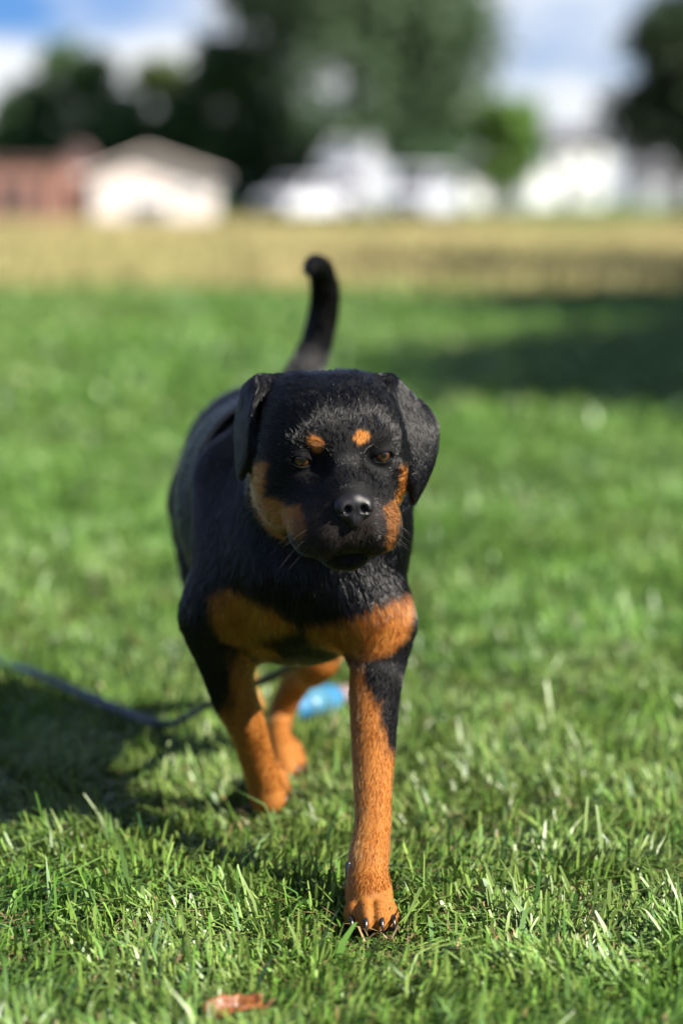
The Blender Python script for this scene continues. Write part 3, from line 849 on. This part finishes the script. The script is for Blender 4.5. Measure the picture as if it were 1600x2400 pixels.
# sockets, lids and eye openings
EYE = {}
ER = .0118
for s in (-1, 1):
    ec = H(s * .0455, -.0675, -.0015)
    EYE[s] = ec
    sl, d = vol.ell_d(H(s * .040, -.087, -.004), (.016, .014, .011), HR, .02); vol.cut(sl, d, .02)
    vol.ell(ec, np.array((.0148, .0140, .0130)), .007, new('head', HR @ np.array((s * 1, .5, .3))))
    M = HR @ rot('Z', R(s * 22)) @ rot('Y', R(s * -10))
    sl, d = vol.ell_d(ec + HR @ np.array((s * .0022, -.0095, -.0017)), (.0102, .0105, .0052), M, .012); vol.cut(sl, d, .0022)

# --- ears, thin folded flaps
def ear(outer, inner, bulge, grp, th=.0040):
    pid = new(grp, (0.05 if grp == 'earR' else -.02, -.05, -1))
    o_ = catmull([P(*q) for q in outer], 3); i_ = catmull([P(*q) for q in inner], 3)
    rows = []
    for a, c in zip(o_, i_):
        rows.append([a + (c - a) * u_ + np.array((0, -1, 0)) * bulge * math.sin(math.pi * u_) for u_ in (0, .33, .67, 1)])
    allp = np.array(rows).reshape(-1, 3)
    big = vol.box(allp.min(0) - .03, allp.max(0) + .03)
    Dl = np.full(tuple(z_.stop - z_.start for z_ in big), .1, np.float32)
    for r0, r1 in zip(rows[:-1], rows[1:]):
        for q in range(3):
            for t_ in ((r0[q], r0[q + 1], r1[q]), (r0[q + 1], r1[q + 1], r1[q])):
                if np.linalg.norm(np.cross(t_[1] - t_[0], t_[2] - t_[0])) > 1e-7:
                    sl, dd = vol.tri_d(*t_, th)
                    lo = tuple(slice(z_.start - w_.start, z_.stop - w_.start) for z_, w_ in zip(sl, big))
                    Dl[lo] = np.minimum(Dl[lo], dd)
    vol.put(big, Dl, .008, pid)
ear([(907, 893, 2.82), (944, 922, 2.845), (988, 948, 2.865), (1020, 996, 2.868), (1016, 1068, 2.85), (993, 1128, 2.83), (969, 1172, 2.812)],
    [(900, 915, 2.80), (925, 950, 2.80), (940, 990, 2.797), (952, 1040, 2.795), (960, 1085, 2.797), (964, 1130, 2.80), (967, 1170, 2.81)], .006, 'earR')
ear([(614, 892, 2.82), (588, 905, 2.85), (566, 945, 2.88), (557, 1000, 2.875), (558, 1060, 2.855), (560, 1095, 2.84), (565, 1114, 2.825)],
    [(618, 905, 2.795), (602, 935, 2.785), (592, 970, 2.782), (588, 1010, 2.782), (586, 1050, 2.785), (580, 1085, 2.795), (567, 1112, 2.82)], .006, 'earL')
vol.cap(P(905, 915, 2.83), P(940, 935, 2.84), .017, .008, .02, new('earR', (.6, 0, -.6)))
vol.cap(P(625, 915, 2.83), P(595, 925, 2.85), .017, .010, .02, new('earL', (-.6, 0, -.6)))

BV, BQ, BID, BE = vol.skin(2)
del vol
_eg = np.array([GRP.get(int(i), '') in ('earL', 'earR') for i in range(1024)])[BID].astype(float)[:, None]
for _ in range(4): _eg = lap(_eg, BE, .5)
for _ in range(8): BV = BV + (lap(BV, BE, .5) - BV) * np.clip(_eg * 1.3 - .15, 0, 1)
BN = vnormals(BV, BQ)
# keep only the one connected body (drops stray flecks)
lab = np.arange(len(BV))
for _ in range(400):
    m_ = np.minimum(lab[BE[:, 0]], lab[BE[:, 1]]); old = lab.copy()
    np.minimum.at(lab, BE[:, 0], m_); np.minimum.at(lab, BE[:, 1], m_); lab = lab[lab]
    if (lab == old).all(): break
main = np.bincount(lab).argmax(); keep = lab == main
remap = np.cumsum(keep) - 1
BQ = remap[BQ[keep[BQ].all(1)]]; BV, BN, BID = BV[keep], BN[keep], BID[keep]
BE = edges_of(BQ)

names = ['none', 'head', 'earL', 'earR', 'body', 'chest', 'legA', 'legB', 'legC', 'legD', 'tail']
gmap = np.zeros(1024, int)
for k_, g in GRP.items(): gmap[k_] = names.index(g)
BG = gmap[BID]
fl = np.zeros((1024, 3))
for k_, v_ in FLOW.items(): fl[k_] = v_ / (np.linalg.norm(v_) + 1e-9)
BF = fl[BID]
for _ in range(14): BF = lap(BF, BE, 0.6)
BF -= BN * (BF * BN).sum(1)[:, None]
BF /= np.linalg.norm(BF, axis=1)[:, None] + 1e-9

# --- the coat's tan markings
def sdpoly(px, py, poly):
    """signed distance in pixels, negative inside"""
    poly = np.array(poly, float); n = len(poly); d = np.full(len(px), 1e9); ins = np.zeros(len(px), bool)
    for i in range(n):
        a, b = poly[i], poly[(i + 1) % n]; e = b - a
        wx, wy = px - a[0], py - a[1]
        t = np.clip((wx * e[0] + wy * e[1]) / (e @ e), 0, 1)
        d = np.minimum(d, (wx - t * e[0]) ** 2 + (wy - t * e[1]) ** 2)
        c = ((a[1] > py) != (b[1] > py)) & (px < (b[0] - a[0]) * (py - a[1]) / (b[1] - a[1] + 1e-9) + a[0])
        ins ^= c
    return np.where(ins, -1, 1) * np.sqrt(d)

def Z1(*p): return [(500 + a * .37, 820 + b * .37) for a, b in p]
CHEEK_L = Z1((225, 725), (345, 712), (342, 800), (322, 930), (400, 945), (480, 995), (545, 985), (580, 1060), (590, 1170), (550, 1210), (480, 1160), (445, 1150), (470, 1225), (530, 1290), (600, 1345), (540, 1360), (420, 1240), (300, 1080), (240, 950))
CHEEK_R = Z1((1185, 735), (1275, 745), (1265, 880), (1170, 1120), (1140, 1240), (1105, 1300), (1092, 1255), (1103, 1130), (1080, 1000), (1145, 955), (1182, 860))
BROW_L = Z1((600, 560), (640, 540), (690, 565), (698, 610), (675, 650), (645, 660), (625, 625), (600, 590))
BROW_R = Z1((900, 525), (940, 508), (990, 525), (985, 570), (950, 590), (915, 602), (892, 565))
CH_L = [(492, 1392), (535, 1370), (588, 1399), (646, 1428), (700, 1470), (666, 1483), (612, 1494), (590, 1520), (545, 1512), (520, 1500), (497, 1452)]
CH_R = [(712, 1466), (788, 1454), (850, 1430), (965, 1380), (972, 1432), (955, 1493), (915, 1532), (840, 1548), (795, 1520), (727, 1495)]
CH_S = [(572, 1500), (640, 1515), (648, 1532), (610, 1538), (580, 1525)]
LEG_A = [(780, 1572), (840, 1560), (852, 1612), (882, 1650), (900, 1745), (922, 1785), (965, 1805), (965, 2300), (760, 2300), (760, 1560)]
LEG_B = [(566, 1470), (625, 1480), (720, 1700), (720, 1990), (520, 1990), (500, 1720), (540, 1650)]

def tan_mask(p, grp, nrm):
    px, py = proj(p)
    jit = (np.sin(px * .31 + py * .17) + np.sin(px * .13 - py * .29) + np.sin(px * .71 + 1.3)) * 1.3
    m = np.zeros(len(p))
    def add(poly, sel, soft):
        d = sdpoly(px[sel], py[sel], poly) + jit[sel]
        m[sel] = np.maximum(m[sel], np.clip(.5 - d / (2 * soft), 0, 1))
    front = nrm[:, 1] < .25
    hd = (grp == 1) & front & (p[:, 1] < 2.86)
    for q in (CHEEK_L, CHEEK_R): add(q, hd, 6)
    for q in (BROW_L, BROW_R): add(q, hd & (p[:, 1] < 2.79), 4)
    ch = ((grp == 5) | (grp == 6) | (grp == 7)) & (p[:, 1] < 3.04) & (nrm[:, 1] < .3)
    for q in (CH_L, CH_R, CH_S): add(q, ch, 9)
    lj = (np.sin(px * .55 + np.sin(py * .05) * 2) * .5 + np.sin(px * .19 + py * .06) + np.sin(px * .09 - py * .04) * 1.6) * 4.5
    jit = jit + lj
    add(LEG_A, grp == 6, 20); add(LEG_B, grp == 7, 18)
    c = grp == 8
    m[c] = np.maximum(m[c], np.clip((.225 - p[c, 2]) / .03, 0, 1) * np.clip(.5 - (p[c, 0] - (-.115 + .25 * np.maximum(p[c, 2] - .12, 0))) * -60, 0, 1))
    d_ = grp == 9
    m[d_] = np.clip((.16 - p[d_, 2]) / .03, 0, 1)
    return m

BLACK = np.array((0.0030, 0.0029, 0.0032)); TAN = np.array((0.25, 0.099, 0.0205)); BRN = np.array((0.020, 0.015, 0.013))
def coat_colour(p, grp, nrm, jitter=0.0):
    m = tan_mask(p, grp, nrm)
    px, py = proj(p)
    c = BLACK[None] * (1 - m[:, None]) + TAN[None] * m[:, None]
    loc = (p - HO) @ HR
    # brownish muzzle
    mz = (grp == 1) * np.clip((-loc[:, 1] - .085) / .03, 0, 1) * np.clip((-.030 - loc[:, 2]) / .02, 0, 1) * np.clip((loc[:, 2] + .100) / .012, 0, 1) * .55
    c = c * (1 - mz[:, None]) + BRN[None] * mz[:, None]
    # tan deepens to russet down the legs in streaks
    lg = ((grp == 6) | (grp == 7)) * m * (.5 + .5 * np.sin(px * .17 + py * .021)) * .35
    c = c * (1 - lg[:, None]) + np.array((.17, .058, .012))[None] * lg[:, None]
    toe = ((grp >= 6) & (grp <= 9)) * (p[:, 2] < .011)
    c[toe > 0] = BLACK * 1.6
    if jitter: c = c * rng.lognormal(0, jitter, (len(p), 1))
    return c

dogc = np.array((-.07, 3.05, 0))
dog = empty('dog', tuple(dogc))
tag(dog, 'black and tan dog with floppy ears walking over the lawn towards the camera', 'dog')
m_skin = mat('dog_skin', (0.02, 0.02, 0.02), rough=0.75, spec=0.15, attr='tint', noise=0.15, nscale=300)
body = link('body', np_mesh('body', BV - dogc, BQ, coat_colour(BV, BG, BN)), m_skin, dog, True)

# --- coat of hair
tris = np.concatenate([BQ[:, [0, 1, 2]], BQ[:, [0, 2, 3]]])
ta = .5 * np.linalg.norm(np.cross(BV[tris[:, 1]] - BV[tris[:, 0]], BV[tris[:, 2]] - BV[tris[:, 0]]), axis=1)
tg = BG[tris[:, 0]]; tcn_ = BV[tris].mean(1); tn_ = BN[tris[:, 0]]
wgt = np.choose(tg, [0, 1.0, .8, .9, .20, .55, .75, .40, .30, .12, .22])
wgt = wgt * np.where((tn_[:, 1] > .35), .35, 1.0)
locc = (tcn_ - HO) @ HR
bare = np.zeros(len(tris), bool)
for s in (-1, 1): bare |= np.linalg.norm(tcn_ - (EYE[s] + HR @ np.array((s * .003, -.011, 0))), axis=1) < .0096
def segdist(p, a, c):
    e_ = c - a; t_ = np.clip(((p - a) @ e_) / (e_ @ e_), 0, 1); return np.linalg.norm(p - a - t_[:, None] * e_, axis=1)
for s in (-1, 1):
    for a, c in zip(LIP[s][:-1], LIP[s][1:]): bare |= segdist(tcn_, a, c) < .0034
NC = np.array((0, -.1400, -.0400))
bare |= (np.abs(locc[:, 0]) < .0205) & (np.abs(locc[:, 2] - NC[2]) < .0175) & (locc[:, 1] < -.118)
bare |= (tg >= 6) & (tg <= 9) & (tcn_[:, 2] < .006)
wgt[bare] = 0
NH = 330000
prob = ta * wgt; prob /= prob.sum()
ti = rng.choice(len(tris), NH, p=prob)
u = rng.random((NH, 2)); fl_ = u.sum(1) > 1; u[fl_] = 1 - u[fl_]
w3 = np.stack([1 - u.sum(1), u[:, 0], u[:, 1]], -1)
def interp(A): return (A[tris[ti]] * w3[:, :, None]).sum(1)
rp_, rn_, rf_ = interp(BV), interp(BN), interp(BF)
rn_ /= np.linalg.norm(rn_, axis=1)[:, None]
rg = tg[ti]
hl = np.choose(rg, [0, .0088, .0070, .0072, .014, .014, .0066, .0072, .008, .009, .013]).astype(float)
rl = (rp_ - HO) @ HR
muz = (rg == 1) & (rl[:, 1] < -.075); hl[muz] = .006
eyed = np.minimum(np.linalg.norm(rp_ - EYE[1], axis=1), np.linalg.norm(rp_ - EYE[-1], axis=1))
hl *= np.clip(eyed / .03, .3, 1)
nosed = np.linalg.norm(rl - NC, axis=1); hl *= np.clip(nosed / .035, .45, 1)
hl[(rg >= 6) & (rg <= 9) & (rp_[:, 2] < .05)] *= .55
hl *= rng.lognormal(0, .18, NH)
# clumps: nearby hairs share a lean, so the coat parts into fine locks
def lock(p, s, seed, f=None):
    """smooth noise, drawn out along the lie of the coat"""
    if f is not None: p = p - f * ((p - HO) * f).sum(1)[:, None] * .8
    T = np.random.default_rng(seed).normal(0, 1, (65536, 3))
    q = p / s; i0 = np.floor(q).astype(np.int64); fr = q - i0; fr = fr * fr * (3 - 2 * fr)
    acc = 0
    for o_ in ((0, 0, 0), (0, 0, 1), (0, 1, 0), (0, 1, 1), (1, 0, 0), (1, 0, 1), (1, 1, 0), (1, 1, 1)):
        w_ = np.prod([fr[:, a] if o_[a] else 1 - fr[:, a] for a in range(3)], axis=0)
        c_ = i0 + np.array(o_)
        acc = acc + w_[:, None] * T[(c_[:, 0] * 73856093 ^ c_[:, 1] * 19349663 ^ c_[:, 2] * 83492791 ^ seed) & 0xffff]
    return acc
lean = (lock(rp_, .0028, 5, rf_) * .15 + lock(rp_, .014, 9) * .06) * np.choose(rg, [0, 1.0, .35, .35, .8, .6, .4, .4, .4, .4, .4])[:, None] + rng.normal(0, .07, (NH, 3))
dirn = rf_ * 1.0 + lean
lift = np.choose(rg, [0, .10, .10, .14, .10, .10, .12, .12, .2, .2, .2])[:, None] * rng.lognormal(0, .35, (NH, 1)) * np.where(rng.random((NH, 1)) < .02, 2.2, 1.0)
d0 = dirn * .9 + rn_ * (lift + .08); d0 /= np.linalg.norm(d0, axis=1)[:, None]
d1 = dirn + rn_ * (lift * .55); d1 /= np.linalg.norm(d1, axis=1)[:, None]
d2 = dirn + rn_ * (lift * .1) + np.array((0, 0, -.08)); d2 /= np.linalg.norm(d2, axis=1)[:, None]
h3 = (hl / 3)[:, None]
p0 = rp_ - rn_ * .0006; p1 = p0 + d0 * h3; p2 = p1 + d1 * h3; p3 = p2 + d2 * h3
HPTS = np.stack([p0, p1, p2, p3], 1).reshape(-1, 3) - dogc
hc = coat_colour(rp_, rg, rn_, .24)
tm_ = np.clip((hc[:, 0] - .02) / .1, 0, 1)[:, None]; rv = rng.random((NH, 1))
lowf = (vnoise(rp_[:, 0] * 40 + 30, rp_[:, 2] * 40 + rp_[:, 1] * 17 + 30, 1.0, 77)[:, None] - .5)
hc = hc * (1 - tm_) + tm_ * hc * np.where(rv < .22, np.array((.62, .52, .45)), np.where(rv > .85, np.array((1.35, 1.7, 2.4)), 1.0)) * (1 + .55 * lowf)
thick = np.choose(rg, [0, .00017, .00018, .00018, .00034, .00026, .0002, .00026, .0003, .0003, .0003])
fur = bpy.data.hair_curves.new('fur')
fur.add_curves([4] * NH)
fur.attributes['position'].data.foreach_set('vector', np.ascontiguousarray(HPTS, np.float32).reshape(-1))
ra_ = fur.attributes.get('radius') or fur.attributes.new('radius', 'FLOAT', 'POINT')
ra_.data.foreach_set('value', (thick[:, None] * np.array((1, .95, .7, .15))[None]).astype(np.float32).reshape(-1))
ca = fur.attributes.new('tint', 'FLOAT_COLOR', 'CURVE')
c4 = np.ones((NH, 4), np.float32); c4[:, :3] = hc; ca.data.foreach_set('color', c4.reshape(-1))
fm = bpy.data.materials.new('fur'); fm.use_nodes = True; t = fm.node_tree
t.nodes.remove(t.nodes['Principled BSDF'])
hb = t.nodes.new('ShaderNodeBsdfHairPrincipled'); hb.model = 'CHIANG'; hb.parametrization = 'COLOR'
at_ = t.nodes.new('ShaderNodeAttribute'); at_.attribute_name = 'tint'
t.links.new(at_.outputs['Color'], hb.inputs['Color'])
hb.inputs['Roughness'].default_value = .13; hb.inputs['Radial Roughness'].default_value = .24
hb.inputs['Random Roughness'].default_value = .3; hb.inputs['IOR'].default_value = 1.36
t.links.new(hb.outputs[0], t.nodes['Material Output'].inputs['Surface'])
fur.materials.append(fm)
fo = bpy.data.objects.new('fur', fur); COL.objects.link(fo); fo.parent = dog; fo['kind'] = 'stuff'

# --- eyes
em = bpy.data.materials.new('amber_eye'); em.use_nodes = True; t = em.node_tree; b = t.nodes['Principled BSDF']
tcn = t.nodes.new('ShaderNodeTexCoord'); sp = t.nodes.new('ShaderNodeSeparateXYZ'); t.links.new(tcn.outputs['Object'], sp.inputs[0])
ln = t.nodes.new('ShaderNodeVectorMath'); ln.operation = 'LENGTH'
cx = t.nodes.new('ShaderNodeCombineXYZ'); t.links.new(sp.outputs['X'], cx.inputs['X']); t.links.new(sp.outputs['Z'], cx.inputs['Z'])
t.links.new(cx.outputs[0], ln.inputs[0])
dv = t.nodes.new('ShaderNodeMath'); dv.operation = 'DIVIDE'; dv.inputs[1].default_value = ER; t.links.new(ln.outputs['Value'], dv.inputs[0])
rpe = t.nodes.new('ShaderNodeValToRGB'); e = rpe.color_ramp.elements
e[0].position = 0; e[0].color = (.003, .003, .003, 1); e[1].position = 1; e[1].color = (.03, .02, .02, 1)
for p_, c_ in ((.28, (.003, .003, .003)), (.34, (.05, .018, .005)), (.54, (.070, .025, .006)), (.64, (.012, .005, .003)), (.68, (.010, .008, .008))):
    q = e.new(p_); q.color = (*c_, 1)
t.links.new(dv.outputs[0], rpe.inputs['Fac']); t.links.new(rpe.outputs[0], b.inputs['Base Color'])
b.inputs['Roughness'].default_value = .12; b.inputs['Coat Weight'].default_value = 1; b.inputs['Coat Roughness'].default_value = .03
for s in (-1, 1):
    bm = bmesh.new(); bmesh.ops.create_uvsphere(bm, u_segments=40, v_segments=24, radius=ER)
    eo = from_bm('eye', bm, em, dog, True)
    # the gaze goes roughly along the muzzle
    Mx = Matrix((HR @ rot('Z', R(s * 6))).tolist()).to_4x4(); Mx.translation = Vector(EYE[s] - dogc)
    eo.matrix_local = Mx

# --- nose leather
nv = Vol(np.arange(-.027, .0271, .0009), np.arange(-.022, .0201, .0009), np.arange(-.027, .0251, .0009))
nv.ell((0, .003, .003), (.0165, .0125, .0145), .004, 1)
for s in (-1, 1):
    nv.ell((s * .0115, .001, -.001), (.0088, .0105, .0112), .006, 1, rot('Y', R(s * 12)))
nv.ell((0, .000, -.0125), (.0075, .0085, .0085), .006, 1)
for s in (-1, 1):
    sl, d = nv.ell_d((s * .0085, -.0115, -.0015), (.0040, .0085, .0047), rot('Y', R(s * -20)), .008); nv.cut(sl, d, .0025)
    sl, d = nv.cap_d((s * .0105, -.0095, -.004), (s * .0185, -.003, -.0060), .0016, .0012, .008); nv.cut(sl, d, .0022)
sl, d = nv.cap_d((0, -.0118, .004), (0, -.0088, -.023), .0008, .0012, .008); nv.cut(sl, d, .003)
NV, NQ, _, _ = nv.skin(2)
m_nose = mat('nose_leather', (0.007, 0.0065, 0.008), rough=0.42, spec=0.32, noise=0.2, nscale=900, bump=0.12)
no = link('nose', np_mesh('nose', NV, NQ), m_nose, dog, True)
Mx = Matrix((HR @ rot('X', R(-12)) * 1.1).tolist()).to_4x4(); Mx.translation = Vector(H(*NC) - dogc); no.matrix_local = Mx

# --- claws
m_claw = mat('claw', (0.012, 0.011, 0.012), rough=0.25, spec=0.6)
def claw(p, d, ln_=.0135, r=.0036):
    d = d / np.linalg.norm(d); p = np.asarray(p) - d * .004
    pts = [p, p + d * ln_ * .45 + np.array((0, 0, .0012)), p + d * ln_ * .8 - np.array((0, 0, .0012)), p + d * ln_ - np.array((0, 0, .005))]
    me = tube_mesh([q - dogc for q in catmull(pts, 3)], np.linspace(r, r * .25, 10), 8)
    link('claw', me, m_claw, dog, True)
for p_, d_ in TIPS: claw(p_ + np.array((0, 0, .004)), d_)
dw = P(815, 2030, 2.676); claw(dw, np.array((-.25, -.5, -1)), .014, .0036)

# --- whiskers
m_wh = mat('whisker', (0.10, 0.09, 0.085), rough=0.3)
for s in (-1, 1):
    for i in range(9):
        a = H(s * (.030 + .008 * rng.random()), -.125 + .012 * (i % 4), -.060 - .010 * (i // 3) - .004 * rng.random())
        d_ = HR @ np.array((s * 1.0, -.25 + .35 * rng.random(), -.25 - .5 * rng.random()))
        ln_ = .025 + .03 * rng.random()
        pts = [a, a + d_ * ln_ * .5, a + d_ * ln_ + np.array((0, 0, -.008))]
        link('whisker', tube_mesh([q - dogc for q in catmull(pts, 4)], np.linspace(.00014, .00006, 9), 4), m_wh, dog, True)

# ------------------------------------------------------------------ small things on the lawn
m_leash = mat('leash_webbing', (0.009, 0.034, 0.040), rough=0.55, spec=0.5, noise=0.3, nscale=260, bump=0.4)
m_strap = mat('black_strap', (0.006, 0.006, 0.008), rough=0.7, spec=0.2, noise=0.3, nscale=300)
m_metal = mat('steel_clip', (0.45, 0.45, 0.47), rough=0.3, metal=0.9)
lz = .046
lp = catmull([G(-260, 1500, lz), G(-90, 1530, lz), G(60, 1570, lz), G(180, 1620, lz), G(280, 1662, lz), G(360, 1692, lz), G(415, 1692, lz), (-.175, 3.50, .09), (-.06, 3.24, .19), (-.01, 3.10, .262)], 8)
leash = empty('leash', tuple(lp[50] * (1, 1, 0))); lc = np.array(leash.location)
tag(leash, 'dark navy leash trailing under the dog and over the grass to the left', 'leash')
link('strap', tube_mesh([p - lc for p in lp], .013, 10, (1.0, .38)), m_leash, leash, True)
bm = bmesh.new(); add_cyl(bm, tuple(np.array((-.01, 3.10, .27)) - lc), .009, .03, 'Z', 12); from_bm('clip', bm, m_metal, leash)
# the loop round the chest that the leash is clipped to
sel = (np.abs(BV[:, 1] - 3.11) < .012) & (BV[:, 2] > .2) & ((BG == 4) | (BG == 5))
sv = BV[sel]; cxz = np.array(((sv[:, 0].min() + sv[:, 0].max()) / 2, (sv[:, 2].min() + sv[:, 2].max()) / 2))
av = np.arctan2(sv[:, 2] - cxz[1], sv[:, 0] - cxz[0]); rv_ = np.hypot(sv[:, 2] - cxz[1], sv[:, 0] - cxz[0])
ring = []
for a in np.linspace(0, 2 * math.pi, 49):
    dd = np.abs((av - a + math.pi) % (2 * math.pi) - math.pi)
    rr = rv_[dd < .16].max() - .0005 if (dd < .16).any() else float(np.median(rv_))
    ring.append((cxz[0] + rr * math.cos(a) - lc[0], 3.11 - lc[1], cxz[1] + rr * math.sin(a) - lc[2]))
vv, ff = [], []
for k, p_ in enumerate(ring[:-1]):
    out_ = np.array((p_[0] + lc[0] - cxz[0], p_[2] + lc[2] - cxz[1])); out_ /= np.linalg.norm(out_)
    for (dy, dr) in ((-.011, 0), (.011, 0), (.011, .003), (-.011, .003)): vv.append((p_[0] + out_[0] * dr, p_[1] + dy, p_[2] + out_[1] * dr))
m_ = len(ring) - 1
for k in range(m_):
    q = (k + 1) % m_
    for c_ in range(4): ff.append((k * 4 + c_, k * 4 + (c_ + 1) % 4, q * 4 + (c_ + 1) % 4, q * 4 + c_))
me = bpy.data.meshes.new('chest_loop'); me.from_pydata(vv, [], ff); me.update(); link('chest_loop', me, m_strap, leash, True)

# pale blue bottle lying in the grass behind the dog
m_blue = mat('pale_blue_plastic', (0.022, 0.115, 0.22), rough=0.55, spec=0.3, noise=0.12, nscale=14)
m_label = mat('bottle_label', (0.05, 0.15, 0.22), rough=0.4, noise=0.1, nscale=30)
m_pink = mat('pale_pink_cap', (0.17, 0.12, 0.11), rough=0.4)
b0 = np.array(G(670, 1722)); b1 = np.array(G(818, 1684))
ax_ = (b1 - b0); blen = np.linalg.norm(ax_); ang = math.atan2(ax_[1], ax_[0])
br = .029
bott = empty('bottle', (b0[0], b0[1], br + .012), ang); tag(bott, 'light blue bottle with pale pink cap lying on the grass behind the dog', 'bottle')
bott.scale = (1, 1, .8)
def lathe_x(prof, name, m, par, seg=24):
    bm = bmesh.new(); rows = []
    for (x_, r_) in prof: rows.append([bm.verts.new((x_, r_ * math.cos(6.28318 * k / seg), r_ * math.sin(6.28318 * k / seg))) for k in range(seg)])
    for a, b in zip(rows[:-1], rows[1:]):
        for k in range(seg): bm.faces.new((a[k], a[(k + 1) % seg], b[(k + 1) % seg], b[k]))
    bm.faces.new(rows[0][::-1]); bm.faces.new(rows[-1])
    return from_bm(name, bm, m, par, True)
lathe_x([(0, br * .6), (.002, br * .9), (.008, br), (blen * .62, br), (blen * .72, br * .9), (blen * .78, br * .6), (blen * .8, br * .55)], 'body', m_blue, bott)
lathe_x([(blen * .18, br + .0006), (blen * .5, br + .0006)], 'label_band', m_label, bott)
lathe_x([(blen * .79, br * .66), (blen * .80, br * .7), (blen * .97, br * .66), (blen, br * .5)], 'cap', m_pink, bott)

# curled dry leaf near the camera
m_dry = mat('dry_leaf', (0.19, 0.06, 0.015), rough=0.45, spec=0.5, noise=0.35, nscale=60, bump=0.3)
lc0 = np.array(G(545, 2368, .026))
leaf = empty('fallen_leaf', tuple(lc0), R(14)); leaf.rotation_euler.x = R(24); tag(leaf, 'curled orange brown dry leaf lying in the grass at the bottom', 'leaf')
nu, nvv = 15, 7; vv = []; ff = []
for i in range(nu):
    u_ = i / (nu - 1); hw = .011 * math.sin(math.pi * min(u_ ** .8 * .96 + .03, 1)) ** .8 * (1 + .18 * math.sin(u_ * 23))
    for j in range(nvv):
        q = j / (nvv - 1) * 2 - 1
        vv.append(((u_ - .5) * .058, q * hw, .006 * math.sin(u_ * 5 + q) * .6 + .009 * q * q * (.4 + u_) + .006 * (u_ - .5) + .004 * q))
for i in range(nu - 1):
    for j in range(nvv - 1): ff.append((i * nvv + j, i * nvv + j + 1, (i + 1) * nvv + j + 1, (i + 1) * nvv + j))
me = bpy.data.meshes.new('blade'); me.from_pydata(vv, [], ff); me.update()
o = link('blade', me, m_dry, leaf, True); sm = o.modifiers.new('solid', 'SOLIDIFY'); sm.thickness = .0007
link('stalk', tube_mesh(catmull([(.028, 0, -.002), (.036, .003, .001), (.043, .008, .004)], 3), .0008, 6), m_dry, leaf, True)
